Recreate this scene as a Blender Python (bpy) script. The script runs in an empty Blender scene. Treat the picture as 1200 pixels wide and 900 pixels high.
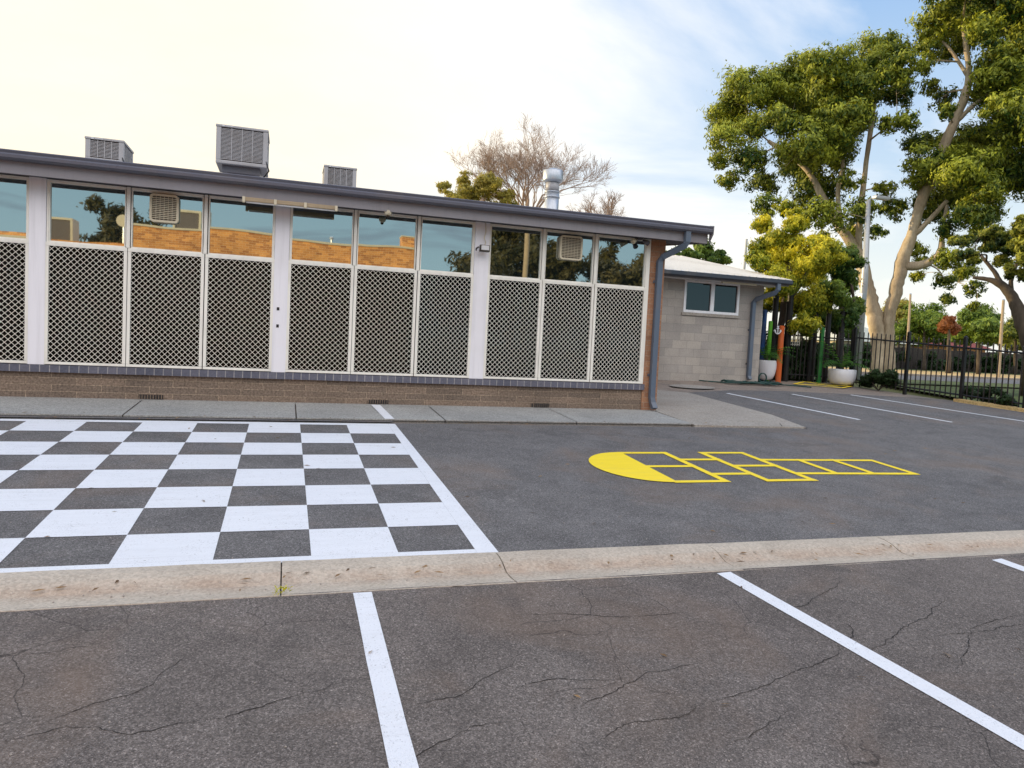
import bpy, math, random
import numpy as np
from mathutils import Vector, Matrix
random.seed(7); rng = np.random.default_rng(7)
PI = math.pi
scene = bpy.context.scene
COL = scene.collection
SL = 0.068                       # the yard falls towards the car park
FARZ = 1.10
def tz(x, y):
    if y > 16: return SL*16 + 0.0004*(y-16)
    if y < -6: return SL*-6
    return SL*y

# ------------------------------------------------------------------ materials
class NT:
    def __init__(s, name):
        s.m = bpy.data.materials.new(name); s.m.use_nodes = True
        s.t = s.m.node_tree; s.t.nodes.clear()
        s.out = s.n('ShaderNodeOutputMaterial')
    def n(s, typ, **kw):
        nd = s.t.nodes.new(typ)
        for k, v in kw.items():
            if k.startswith('i_'):
                key = k[2:]
                key = int(key) if key.isdigit() else key.replace('_', ' ')
                nd.inputs[key].default_value = v
            else: setattr(nd, k, v)
        return nd
    def l(s, a, b): s.t.links.new(a, b)
    def pos(s, sc=(1, 1, 1), obj=False):
        g = s.n('ShaderNodeTexCoord').outputs['Object'] if obj else s.n('ShaderNodeNewGeometry').outputs['Position']
        mp = s.n('ShaderNodeMapping'); mp.inputs['Scale'].default_value = sc; s.l(g, mp.inputs[0]); return mp.outputs[0]
    def noise(s, v, scale, detail=4, rough=.55, dist=0):
        nd = s.n('ShaderNodeTexNoise'); nd.inputs['Scale'].default_value = scale; nd.inputs['Detail'].default_value = detail
        nd.inputs['Roughness'].default_value = rough; nd.inputs['Distortion'].default_value = dist
        if v is not None: s.l(v, nd.inputs['Vector'])
        return nd.outputs['Fac']
    def ramp(s, f, stops):
        r = s.n('ShaderNodeValToRGB'); e = r.color_ramp.elements
        while len(e) < len(stops): e.new(.5)
        for i, (p, c) in enumerate(stops):
            e[i].position = p; e[i].color = (c, c, c, 1) if isinstance(c, (int, float)) else (*c, 1)
        s.l(f, r.inputs[0]); return r.outputs[0]
    def mix(s, f, a, b, mode='MIX'):
        m = s.n('ShaderNodeMix', data_type='RGBA', blend_type=mode)
        for k, v in ((0, f), (6, a), (7, b)):
            sock = m.inputs[k]
            if isinstance(v, (int, float)): sock.default_value = v if k == 0 else (v, v, v, 1)
            elif isinstance(v, tuple): sock.default_value = (*v, 1)
            else: s.l(v, sock)
        return m.outputs[2]
    def math(s, op, a, b=0.0, c=0.0, clamp=False):
        m = s.n('ShaderNodeMath', operation=op, use_clamp=clamp)
        for i, v in enumerate((a, b, c)):
            if isinstance(v, (int, float)): m.inputs[i].default_value = v
            else: s.l(v, m.inputs[i])
        return m.outputs[0]
    def pbsdf(s, col, rough=.6, metal=0, spec=.5, bump=None, bs=.3, bd=.01, finish=True):
        p = s.n('ShaderNodeBsdfPrincipled')
        for k, v in (('Base Color', col), ('Roughness', rough), ('Metallic', metal), ('Specular IOR Level', spec)):
            if isinstance(v, tuple): p.inputs[k].default_value = (*v, 1)
            elif isinstance(v, (int, float)): p.inputs[k].default_value = v
            else: s.l(v, p.inputs[k])
        if bump is not None:
            b = s.n('ShaderNodeBump'); b.inputs['Strength'].default_value = bs; b.inputs['Distance'].default_value = bd
            s.l(bump, b.inputs['Height']); s.l(b.outputs[0], p.inputs['Normal'])
        if finish: s.l(p.outputs[0], s.out.inputs[0])
        return p

def paint(name, col, rough=.45, metal=0, var=.12, sc=3.0, dirt=(.25, .2, .15), dirt_amt=.12, spec=.4):
    t = NT(name); v = t.pos()
    n1 = t.noise(v, sc, 5); n2 = t.noise(v, sc*9, 3)
    c = t.mix(t.math('MULTIPLY', n1, var*2), col, tuple(x*.55 for x in col))
    c = t.mix(t.math('MULTIPLY', t.ramp(n1, [(.5, 0.), (.75, 1.)]), dirt_amt*2), c, dirt)
    sk_ = t.noise(t.pos((14, 14, .7)), 1.0, 5, .65)
    c = t.mix(t.math('MULTIPLY', t.ramp(sk_, [(.50, 0.), (.72, 1.)]), .22), c, tuple(x*.5 for x in col))
    t.pbsdf(c, t.ramp(n2, [(.3, max(.05, rough-.08)), (.7, rough+.1)]), metal, spec, n2, .08, .004)
    return t.m

def asphalt(name, base, tint, crack=0.0, seed=0.0):
    t = NT(name); v = t.pos()
    mp = t.n('ShaderNodeMapping'); mp.inputs['Location'].default_value = (seed, seed*1.7, 0); t.l(v, mp.inputs[0]); v = mp.outputs[0]
    vor = t.n('ShaderNodeTexVoronoi'); vor.inputs['Scale'].default_value = 185; t.l(v, vor.inputs['Vector'])
    vc = t.n('ShaderNodeSeparateColor'); t.l(vor.outputs['Color'], vc.inputs[0])
    vor2 = t.n('ShaderNodeTexVoronoi'); vor2.inputs['Scale'].default_value = 95; t.l(v, vor2.inputs['Vector'])
    vc2 = t.n('ShaderNodeSeparateColor'); t.l(vor2.outputs['Color'], vc2.inputs[0])
    agg = t.ramp(vc.outputs[0], [(0, .55), (.35, .85), (.7, 1.10), (.93, 1.45), (1, 2.1)])
    agg2 = t.ramp(vc2.outputs[1], [(0, .82), (.5, 1.0), (.9, 1.14), (1, 1.4)])
    big = t.noise(v, .45, 6, .6); mid = t.noise(v, 2.6, 5, .65, .4); fine = t.noise(v, 230, 2)
    c = t.mix(t.ramp(big, [(.35, 0.), (.65, 1.)]), base, tint)
    c = t.mix(1.0, c, t.ramp(mid, [(.25, .78), (.75, 1.22)]), 'MULTIPLY')
    c = t.mix(1.0, c, agg, 'MULTIPLY'); c = t.mix(1.0, c, agg2, 'MULTIPLY')
    # red-brown dust lying in soft patches
    dust = t.math('MULTIPLY', t.ramp(t.noise(v, .9, 6, .6, .6), [(.50, 0.), (.75, 1.)]), .40)
    c = t.mix(dust, c, (.22, .15, .105))
    dk = t.math('MULTIPLY', t.ramp(t.noise(v, 1.4, 3, .5, 1.0), [(.60, 0.), (.72, 1.)]), .22)
    c = t.mix(dk, c, (.035, .033, .035))
    if crack:
        dv = t.n('ShaderNodeMix', data_type='VECTOR'); dv.inputs[0].default_value = .12
        nz = t.n('ShaderNodeTexNoise'); nz.inputs['Scale'].default_value = 3.5; nz.inputs['Detail'].default_value = 6; t.l(v, nz.inputs['Vector'])
        t.l(v, dv.inputs[4]); t.l(nz.outputs['Color'], dv.inputs[5])
        e = t.n('ShaderNodeTexVoronoi', feature='DISTANCE_TO_EDGE'); e.inputs['Scale'].default_value = 2.1; t.l(dv.outputs[1], e.inputs['Vector'])
        m = t.ramp(e.outputs['Distance'], [(.0, 1.), (.006, 0.)])
        m = t.math('MULTIPLY', m, t.ramp(t.noise(v, .8, 2), [(.46, 0.), (.60, 1.)]))
        c = t.mix(t.math('MULTIPLY', m, crack), c, (.015, .014, .014))
    h = t.math('ADD', vor.outputs['Distance'], t.math('MULTIPLY', fine, .5))
    t.pbsdf(c, .88, 0, .25, h, .55, .006)
    return t.m

def road_paint(name, col, wear=.5):
    t = NT(name); v = t.pos()
    vor = t.n('ShaderNodeTexVoronoi'); vor.inputs['Scale'].default_value = 185; t.l(v, vor.inputs['Vector'])
    vc = t.n('ShaderNodeSeparateColor'); t.l(vor.outputs['Color'], vc.inputs[0])
    m = t.noise(v, 7, 6, .7)
    k = t.math('MULTIPLY', t.ramp(vc.outputs[0], [(.0, 1.), (.12, 0.)]), t.ramp(m, [(.42, .1), (.7, 1.)]))
    c = t.mix(t.math('MULTIPLY', k, wear), tuple(col), (.13, .13, .13))
    c = t.mix(t.math('MULTIPLY', t.ramp(t.noise(t.pos((1, 6, 1)), 2.2, 5, .65), [(.4, 0.), (.75, 1.)]), .16), c, tuple(x*.62 for x in col))
    c = t.mix(t.math('MULTIPLY', t.ramp(t.noise(v, 14, 4, .7), [(.55, 0.), (.75, 1.)]), .10), c, (.45, .38, .3))
    sc_ = t.ramp(t.noise(t.pos((.5, 7, 1)), 1.3, 6, .7, .8), [(.56, 0.), (.74, 1.)])
    c = t.mix(t.math('MULTIPLY', sc_, .22), c, (.34, .33, .32))
    chip = t.math('MULTIPLY', t.ramp(t.noise(v, 48, 3, .75), [(.64, 0.), (.68, 1.)]), t.ramp(t.noise(v, 2.3, 4, .6), [(.42, 0.), (.62, 1.)]))
    c = t.mix(t.math('MULTIPLY', chip, wear), c, (.14, .135, .13))
    t.pbsdf(c, .65, 0, .3, vor.outputs['Distance'], .4, .004)
    return t.m

def concrete(name, col, dark, scale=1.0, stain=(.25, .16, .1), st=.3, aggr=.25):
    t = NT(name); v = t.pos()
    a = t.noise(v, 1.1*scale, 7, .62, .3); b = t.noise(v, 30*scale, 4, .7); 
    c = t.mix(t.ramp(a, [(.3, 0.), (.7, 1.)]), dark, col)
    c = t.mix(1.0, c, t.ramp(b, [(.3, 1-aggr), (.7, 1+aggr)]), 'MULTIPLY')
    vor = t.n('ShaderNodeTexVoronoi'); vor.inputs['Scale'].default_value = 110; t.l(v, vor.inputs['Vector'])
    vc = t.n('ShaderNodeSeparateColor'); t.l(vor.outputs['Color'], vc.inputs[0])
    c = t.mix(1.0, c, t.ramp(vc.outputs[0], [(0, .72), (.5, 1.), (1, 1.25)]), 'MULTIPLY')
    c = t.mix(t.math('MULTIPLY', t.ramp(t.noise(t.pos((1, 3, 1)), 1.7, 6, .65, .6), [(.5, 0.), (.75, 1.)]), st), c, stain)
    t.pbsdf(c, .85, 0, .25, b, .35, .006)
    return t.m

def brick(name, c1, c2, mortar, bw, bh, ms=.01, noise_c=.3, rough=.85, bump=.6, use_y=False, offset=.5, bias=0, ao_lo=None):
    t = NT(name); g = t.pos()
    sp = t.n('ShaderNodeSeparateXYZ'); t.l(g, sp.inputs[0])
    cb = t.n('ShaderNodeCombineXYZ'); 
    if use_y:   # works for walls along x and along y
        t.l(t.math('ADD', sp.outputs[0], sp.outputs[1]), cb.inputs[0])
    else: t.l(sp.outputs[0], cb.inputs[0])
    t.l(sp.outputs[2], cb.inputs[1])
    bt = t.n('ShaderNodeTexBrick', offset=offset); bt.inputs['Scale'].default_value = 1
    bt.inputs['Brick Width'].default_value = bw; bt.inputs['Row Height'].default_value = bh; bt.inputs['Mortar Size'].default_value = ms/2
    bt.inputs['Mortar Smooth'].default_value = .2; bt.inputs['Bias'].default_value = bias
    bt.inputs['Color1'].default_value = (*c1, 1); bt.inputs['Color2'].default_value = (*c2, 1); bt.inputs['Mortar'].default_value = (*mortar, 1)
    t.l(cb.outputs[0], bt.inputs['Vector'])
    n1 = t.noise(g, 38, 5, .7); n2 = t.noise(g, 1.2, 5, .6)
    c = t.mix(1.0, bt.outputs['Color'], t.ramp(n1, [(.25, 1-noise_c), (.75, 1+noise_c)]), 'MULTIPLY')
    c = t.mix(1.0, c, t.ramp(n2, [(.3, .82), (.7, 1.15)]), 'MULTIPLY')
    hgt = t.math('ADD', t.math('MULTIPLY', bt.outputs['Fac'], -1.0), t.math('MULTIPLY', n1, .45))
    t.pbsdf(c, rough, 0, .25, hgt, bump, .008)
    return t.m

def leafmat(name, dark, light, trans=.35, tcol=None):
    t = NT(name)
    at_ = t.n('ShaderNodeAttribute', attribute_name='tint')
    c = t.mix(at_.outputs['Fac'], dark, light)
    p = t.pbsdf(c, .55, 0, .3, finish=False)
    tr = t.n('ShaderNodeBsdfTranslucent'); t.l(t.mix(1.0, c, tcol or (1.5, 1.35, .55), 'MULTIPLY'), tr.inputs[0])
    ms = t.n('ShaderNodeMixShader'); ms.inputs[0].default_value = trans
    t.l(p.outputs[0], ms.inputs[1]); t.l(tr.outputs[0], ms.inputs[2]); t.l(ms.outputs[0], t.out.inputs[0])
    return t.m

def barkmat(name, a, b, c3=None, sc=2.0):
    t = NT(name); v = t.pos((1, 1, .35))
    n1 = t.noise(v, sc, 6, .6, .8); n2 = t.noise(v, sc*12, 4, .7)
    c = t.mix(t.ramp(n1, [(.38, 0.), (.58, 1.)]), a, b)
    if c3: c = t.mix(t.ramp(t.noise(t.pos((1, 1, .2)), sc*1.7, 4, .6), [(.6, 0.), (.7, .8)]), c, c3)
    c = t.mix(1.0, c, t.ramp(n2, [(.3, .8), (.7, 1.15)]), 'MULTIPLY')
    t.pbsdf(c, .8, 0, .2, n2, .5, .02)
    return t.m

def glassmat(name, refl=.42, tint=(.80, .95, 1.0), inside=(.012, .018, .02), wav=.25, seed=0.0):
    t = NT(name); v = t.pos(obj=False)
    mp = t.n('ShaderNodeMapping'); mp.inputs['Location'].default_value = (seed, 0, seed*.3); t.l(v, mp.inputs[0])
    n = t.noise(mp.outputs[0], .9, 1, .4)
    bp = t.n('ShaderNodeBump'); bp.inputs['Strength'].default_value = wav; bp.inputs['Distance'].default_value = .05; t.l(n, bp.inputs['Height'])
    gl = t.n('ShaderNodeBsdfGlossy'); gl.inputs['Color'].default_value = (*tint, 1); gl.inputs['Roughness'].default_value = .015
    t.l(bp.outputs[0], gl.inputs['Normal'])
    df = t.n('ShaderNodeBsdfDiffuse'); df.inputs['Color'].default_value = (*inside, 1)
    ms = t.n('ShaderNodeMixShader'); ms.inputs[0].default_value = refl
    t.l(df.outputs[0], ms.inputs[1]); t.l(gl.outputs[0], ms.inputs[2]); t.l(ms.outputs[0], t.out.inputs[0])
    return t.m

M = {}
M['asph_up'] = asphalt('forecourt_asphalt', (.132, .127, .127), (.152, .145, .142), .35, 3)
M['asph_lo'] = asphalt('car_park_asphalt', (.130, .113, .104), (.158, .138, .125), .9, 0)
M['white'] = road_paint('white_road_paint', (.74, .76, .80), .75)
M['yellow'] = road_paint('yellow_road_paint', (.93, .70, .03), .22)
M['kerb'] = concrete('kerb_concrete', (.33, .29, .25), (.25, .215, .18), 1.5, (.27, .17, .11), .6)
M['path'] = concrete('path_concrete', (.35, .35, .335), (.26, .262, .255), 1.0, (.19, .17, .15), .3)
M['slab'] = concrete('slab_concrete', (.36, .335, .30), (.29, .265, .235), 1.0, (.25, .19, .14), .3)
M['apron'] = concrete('apron_concrete', (.30, .25, .21), (.18, .155, .14), 1.4, (.24, .16, .11), .5, .4)
M['joint'] = paint('dark_joint', (.02, .02, .02), .9)
M['crack'] = paint('crack_fill', (.022, .02, .019), .95)
M['plinth'] = brick('brown_plinth_brick', (.225, .17, .13), (.155, .122, .098), (.32, .25, .185), .58, .0905, .011, .75, bump=1.0)
M['sill'] = brick('blue_grey_sill_brick', (.10, .105, .14), (.14, .14, .175), (.30, .29, .30), .112, .6, .013, .25, offset=0)
M['pillar'] = brick('salmon_brick', (.40, .215, .125), (.32, .165, .10), (.36, .26, .19), .24, .086, .009, .25, use_y=True)
M['backbrick'] = brick('yellow_brown_brick', (.80, .38, .12), (.42, .17, .065), (.76, .55, .30), .24, .086, .010, .35, use_y=True)
M['block'] = brick('grey_concrete_block', (.42, .385, .345), (.325, .305, .285), (.27, .26, .245), .40, .20, .010, .18, use_y=True, bump=.35)
M['fascia'] = paint('lilac_grey_fascia_paint', (.27, .262, .29), .5, var=.15, sc=1.2, dirt_amt=.1)
M['gutter'] = paint('slate_gutter_paint', (.115, .12, .155), .35, var=.2, sc=1.2)
M['gutter2'] = paint('charcoal_blue_gutter_paint', (.045, .055, .075), .35)
M['pipe'] = paint('slate_blue_downpipe_paint', (.11, .145, .20), .35, var=.15)
M['soffit'] = paint('grey_soffit_paint', (.10, .10, .12), .7)
M['post'] = paint('white_post_paint', (.80, .80, .855), .5, var=.06, sc=1.0, dirt_amt=.05)
M['frame'] = paint('cream_frame_paint', (.82, .81, .75), .45, var=.06, dirt_amt=.08)
M['mesh'] = paint('cream_grille_paint', (.68, .67, .61), .5, var=.05, dirt_amt=.03)
M['dark'] = glassmat('dark_screened_glass', .02, (.6, .8, .8), (.004, .005, .006), .1)
M['roofmetal'] = paint('pale_roof_sheet', (.66, .65, .63), .4, var=.1, sc=.8)
M['roofgrey'] = paint('grey_roof_sheet', (.33, .33, .35), .4, var=.1, sc=.8)
M['cooler'] = paint('grey_cooler_plastic', (.40, .40, .42), .5, var=.12, sc=2)
M['pad'] = paint('brown_cooler_pad', (.16, .14, .135), .85, var=.4, sc=12)
M['galv'] = paint('galvanised_steel', (.50, .54, .60), .35, .6, var=.2, sc=4)
M['winframe'] = paint('white_window_frame', (.80, .82, .86), .4, var=.04)
M['cream'] = paint('cream_plastic', (.62, .56, .42), .5, var=.08)
M['black'] = paint('black_steel_paint', (.012, .012, .014), .4, var=.3, dirt_amt=.03)
M['blackp'] = paint('black_plastic', (.015, .015, .017), .5)
M['lens'] = paint('lamp_lens', (.7, .72, .75), .2)
M['pot'] = paint('white_pot_glaze', (.72, .73, .78), .35, var=.06, dirt_amt=.06)
M['soil'] = paint('potting_soil', (.04, .03, .02), .95)
M['orange'] = paint('orange_pole_paint', (.62, .12, .02), .45)
M['blue'] = paint('blue_pole_paint', (.02, .09, .30), .45)
M['lime'] = paint('lime_pole_paint', (.12, .42, .03), .45)
M['green'] = paint('green_pole_paint', (.015, .16, .03), .45)
M['hose'] = paint('green_garden_hose', (.008, .05, .045), .4)
M['polegrey'] = paint('grey_lamp_post_paint', (.42, .44, .46), .4, .3)
M['timber'] = paint('weathered_pole_timber', (.42, .33, .22), .8, var=.3, sc=6)
M['grass'] = concrete('verge_grass', (.10, .13, .035), (.05, .075, .02), 1.2, (.20, .17, .06), .5, .45)
M['drygrass'] = concrete('dry_verge_earth', (.60, .44, .20), (.42, .28, .12), 1.0, (.22, .20, .08), .4, .4)
M['road'] = concrete('street_asphalt', (.15, .15, .155), (.12, .12, .125), .6, (.18, .15, .12), .2)
M['land'] = concrete('far_ground', (.12, .13, .05), (.08, .09, .035), .3, (.2, .16, .08), .4)
M['farfence'] = paint('dark_timber_fence', (.05, .045, .04), .8, var=.4, sc=5)
M['farwall'] = paint('cream_render', (.55, .48, .36), .8)
M['redroof'] = paint('red_roof_tile', (.28, .06, .045), .7, var=.3, sc=2)
M['creamroof'] = paint('cream_roof_sheet', (.55, .55, .45), .6)
M['gumbark'] = barkmat('gum_bark', (.58, .48, .34), (.38, .30, .21), (.66, .60, .50), 1.6)
M['darkbark'] = barkmat('dark_bark', (.06, .045, .035), (.10, .08, .06))
M['barebark'] = barkmat('bare_tree_bark', (.34, .25, .20), (.44, .33, .26))
M['gumleaf'] = leafmat('gum_leaves', (.018, .060, .012), (.47, .50, .04), .16)
M['edgeleaf'] = leafmat('olive_leaves', (.018, .05, .012), (.42, .42, .04), .18)
M['yelleaf'] = leafmat('yellow_green_leaves', (.09, .15, .012), (.80, .72, .05), .32)
M['grnleaf'] = leafmat('mid_green_leaves', (.028, .08, .016), (.22, .30, .035), .22)
M['shrubleaf'] = leafmat('dark_shrub_leaves', (.012, .03, .01), (.035, .075, .02), .2)
M['palmleaf'] = leafmat('palm_leaves', (.02, .08, .015), (.09, .22, .04), .35)
M['redleaf'] = leafmat('russet_leaves', (.20, .07, .03), (.34, .15, .06), .35)
M['paleleaf'] = leafmat('pale_yellow_leaves', (.16, .16, .04), (.48, .42, .09), .4)
M['backleaf'] = leafmat('brown_green_leaves', (.035, .04, .015), (.12, .10, .035), .3)
GL = [glassmat('upper_pane_glass_%s' % n, .56, (.88, .95, .94), (.012, .018, .018), .036, s) for n, s in (('a', 0.), ('b', 4.3), ('c', 9.1))]
M['winglass'] = glassmat('dark_window_glass', .07, (.8, .95, 1.), (.008, .01, .012), .1, 2.)

# ------------------------------------------------------------------ mesh helpers
class MB:
    def __init__(s): s.v = []; s.f = []; s.smooth = False
    def add(s, vs, fs):
        o = len(s.v); s.v += [tuple(v) for v in vs]; s.f += [tuple(i+o for i in f) for f in fs]; return s
    def box(s, x0, x1, y0, y1, z0, z1, bev=0.0):
        if bev <= 0:
            return s.add([(x0, y0, z0), (x1, y0, z0), (x1, y1, z0), (x0, y1, z0), (x0, y0, z1), (x1, y0, z1), (x1, y1, z1), (x0, y1, z1)],
                         [(0, 3, 2, 1), (4, 5, 6, 7), (0, 1, 5, 4), (1, 2, 6, 5), (2, 3, 7, 6), (3, 0, 4, 7)])
        b = min(bev, (x1-x0)*.45, (y1-y0)*.45, (z1-z0)*.45)
        def ring(z, i): return [(x0+i, y0, z), (x1-i, y0, z), (x1, y0+i, z), (x1, y1-i, z), (x1-i, y1, z), (x0+i, y1, z), (x0, y1-i, z), (x0, y0+i, z)]
        def ring2(z): return [(x0+b, y0+b*.3, z), (x1-b, y0+b*.3, z), (x1-b*.3, y0+b, z), (x1-b*.3, y1-b, z), (x1-b, y1-b*.3, z), (x0+b, y1-b*.3, z), (x0+b*.3, y1-b, z), (x0+b*.3, y0+b, z)]
        vs = ring2(z0)+ring(z0+b, b*.5)+ring(z1-b, b*.5)+ring2(z1)
        fs = [tuple(range(7, -1, -1)), tuple(range(24, 32))]
        for k in range(3):
            for i in range(8): fs.append((k*8+i, k*8+(i+1) % 8, (k+1)*8+(i+1) % 8, (k+1)*8+i))
        return s.add(vs, fs)
    def prism(s, poly, axis, a, b):     # poly in the plane across axis
        def P3(p, t): return {'x': (t, p[0], p[1]), 'y': (p[0], t, p[1]), 'z': (p[0], p[1], t)}[axis]
        n = len(poly)
        return s.add([P3(p, a) for p in poly]+[P3(p, b) for p in poly],
                     [tuple(range(n-1, -1, -1)), tuple(range(n, 2*n))]+[(i, (i+1) % n, n+(i+1) % n, n+i) for i in range(n)])
    def tube(s, pts, rad, n=8, cap=True):
        pts = [Vector(p) for p in pts]
        if isinstance(rad, (int, float)): rad = [rad]*len(pts)
        o = len(s.v); prev = None
        for i, p in enumerate(pts):
            d = (pts[min(i+1, len(pts)-1)]-pts[max(i-1, 0)])
            d = d.normalized() if d.length > 1e-9 else Vector((0, 0, 1))
            if prev is None: a = d.cross(Vector((0, 1, 0)) if abs(d.y) < .8 else Vector((1, 0, 0))).normalized()
            else:
                a = (prev-d*prev.dot(d)); a = a.normalized() if a.length > 1e-6 else d.orthogonal().normalized()
            prev = a; b = d.cross(a)
            for k in range(n):
                t = 2*PI*k/n; s.v.append(tuple(p+(a*math.cos(t)+b*math.sin(t))*rad[i]))
        for i in range(len(pts)-1):
            for k in range(n): s.f.append((o+i*n+k, o+i*n+(k+1) % n, o+(i+1)*n+(k+1) % n, o+(i+1)*n+k))
        if cap and n > 2:
            s.f.append(tuple(o+k for k in range(n-1, -1, -1))); s.f.append(tuple(o+(len(pts)-1)*n+k for k in range(n)))
        return s
    def lathe(s, prof, c, n=24):        # prof: (radius, z)
        o = len(s.v)
        for r, z in prof:
            for k in range(n): s.v.append((c[0]+r*math.cos(2*PI*k/n), c[1]+r*math.sin(2*PI*k/n), c[2]+z))
        for i in range(len(prof)-1):
            for k in range(n): s.f.append((o+i*n+k, o+i*n+(k+1) % n, o+(i+1)*n+(k+1) % n, o+(i+1)*n+k))
        s.f.append(tuple(o+k for k in range(n-1, -1, -1))); s.f.append(tuple(o+(len(prof)-1)*n+k for k in range(n)))
        return s
    def sheet(s, poly, dz=0.0):
        n = len(poly); return s.add([(x, y, tz(x, y)+dz) for x, y in poly], [tuple(range(n))])
    def ribbon(s, pts, ws, dz=.004):
        L = []; R_ = []
        for i, p in enumerate(pts):
            a = pts[max(i-1, 0)]; b = pts[min(i+1, len(pts)-1)]; dx, dy = b[0]-a[0], b[1]-a[1]; l = math.hypot(dx, dy) or 1
            w = ws[i]/2; nx, ny = -dy/l*w, dx/l*w
            L.append((p[0]+nx, p[1]+ny)); R_.append((p[0]-nx, p[1]-ny))
        o = len(s.v)
        for a, b in zip(L, R_): s.v += [(a[0], a[1], tz(*a)+dz), (b[0], b[1], tz(*b)+dz)]
        for i in range(len(pts)-1): s.f.append((o+2*i, o+2*i+1, o+2*i+3, o+2*i+2))
        return s

def obj(name, mb, mat, parent=None, smooth=False, loc=None, tint=None):
    if parent is not None: off = Vector(parent['_w'])
    elif loc is not None: off = Vector(loc)
    else: off = Vector((0, 0, 0))
    me = bpy.data.meshes.new(name)
    if isinstance(mb, MB): vs, fs = mb.v, mb.f
    else: vs, fs = mb
    vs = (np.asarray(vs, dtype=np.float64)-np.array(off))
    me.from_pydata(vs.tolist() if not isinstance(mb, tuple) else vs, [], fs); me.update()
    if smooth: me.polygons.foreach_set('use_smooth', [True]*len(me.polygons))
    me.materials.append(mat if not isinstance(mat, str) else M[mat])
    if tint is not None:
        at_ = me.attributes.new('tint', 'FLOAT', 'POINT'); at_.data.foreach_set('value', np.asarray(tint, dtype=np.float32))
    o = bpy.data.objects.new(name, me); COL.objects.link(o)
    if parent is not None: o.parent = parent
    else: o.location = off
    o['_w'] = tuple(off)
    return o
def thing(name, label, cat, loc, group=None):
    o = bpy.data.objects.new(name, None); COL.objects.link(o); o.location = loc; o['_w'] = tuple(loc); o.empty_display_size = .2
    o['label'] = label; o['category'] = cat
    if group: o['group'] = group
    return o
def tag(o, label, cat, group=None, kind=None):
    o['label'] = label; o['category'] = cat
    if group: o['group'] = group
    if kind: o['kind'] = kind
    return o
def struct(name, mb, mat, label=None, cat=None, smooth=False):
    o = obj(name, mb, mat, smooth=smooth); o['kind'] = 'structure'
    o['label'] = label or name.replace('_', ' '); o['category'] = cat or name.replace('_', ' '); return o
def copy_tree(o, parent=None):
    c = o.copy(); COL.objects.link(c)
    if parent is not None: c.parent = parent
    for ch in [k for k in bpy.data.objects if k.parent == o]: copy_tree(ch, c)
    return c

# ------------------------------------------------------------------ camera, world, sun
CAMP, AX = [[0.0,-0.119,1.746],[[0.9531712423954007,-0.29842048777924324,0.04908966432974163],[-0.029554382698692996,0.06962872796487875,0.997135085485057],[0.30098358947575093,0.9518913029939875,-0.05754846783973648]]]
cam = bpy.data.cameras.new('camera'); co = bpy.data.objects.new('camera', cam); COL.objects.link(co); scene.camera = co
r_, u_, f_ = [Vector(a) for a in AX]
mw = Matrix((r_, u_, -f_)).transposed().to_4x4(); mw.translation = Vector(CAMP); co.matrix_world = mw
cam.sensor_width = 36; cam.lens = 36*844.4/1200; cam.clip_end = 2000; cam.clip_start = .05

SUN_AZ = math.radians(-52); SUN_EL = math.radians(9)
sd = Vector((math.sin(SUN_AZ)*math.cos(SUN_EL), math.cos(SUN_AZ)*math.cos(SUN_EL), math.sin(SUN_EL)))
sl = bpy.data.lights.new('sun', 'SUN'); so = bpy.data.objects.new('sun', sl); COL.objects.link(so)
so.rotation_euler = sd.to_track_quat('Z', 'Y').to_euler(); sl.energy = 5.0; sl.angle = math.radians(.6); sl.color = (1.0, .77, .42)

wd = bpy.data.worlds.new('World'); scene.world = wd; wd.use_nodes = True
class WT(NT):
    def __init__(s): s.t = wd.node_tree; s.t.nodes.clear()
w = WT(); wout = w.n('ShaderNodeOutputWorld'); bg = w.n('ShaderNodeBackground'); w.l(bg.outputs[0], wout.inputs[0])
sky = w.n('ShaderNodeTexSky', sky_type='NISHITA', sun_disc=False, sun_elevation=SUN_EL, sun_rotation=SUN_AZ, altitude=50, air_density=1.0, dust_density=1.0, ozone_density=2.0)
SKYS = .12; WK = 1.13
bg.inputs['Strength'].default_value = SKYS
tc = w.n('ShaderNodeTexCoord'); dirv = tc.outputs['Generated']
sp = w.n('ShaderNodeSeparateXYZ'); w.l(dirv, sp.inputs[0]); dx, dy, dz_ = sp.outputs
def dotdir(az, el):
    a, e = math.radians(az), math.radians(el)
    nd = w.n('ShaderNodeVectorMath', operation='DOT_PRODUCT'); w.l(dirv, nd.inputs[0])
    nd.inputs[1].default_value = (math.sin(a)*math.cos(e), math.cos(a)*math.cos(e), math.sin(e)); return nd.outputs['Value']
def mul(c, k): return tuple(x*k*WK/SKYS for x in c)
zz = w.math('ADD', w.math('MAXIMUM', dz_, 0.0), .22)
pv = w.n('ShaderNodeCombineXYZ'); w.l(w.math('DIVIDE', dx, zz), pv.inputs[0]); w.l(w.math('DIVIDE', dy, zz), pv.inputs[1])
mpc = w.n('ShaderNodeMapping'); mpc.inputs['Rotation'].default_value = (0, 0, math.radians(35)); mpc.inputs['Scale'].default_value = (.7, .9, 1); mpc.inputs['Location'].default_value = (.6, .2, 0)
w.l(pv.outputs[0], mpc.inputs[0])
cn = w.noise(mpc.outputs[0], 1.15, 8, .56, .5)
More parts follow.
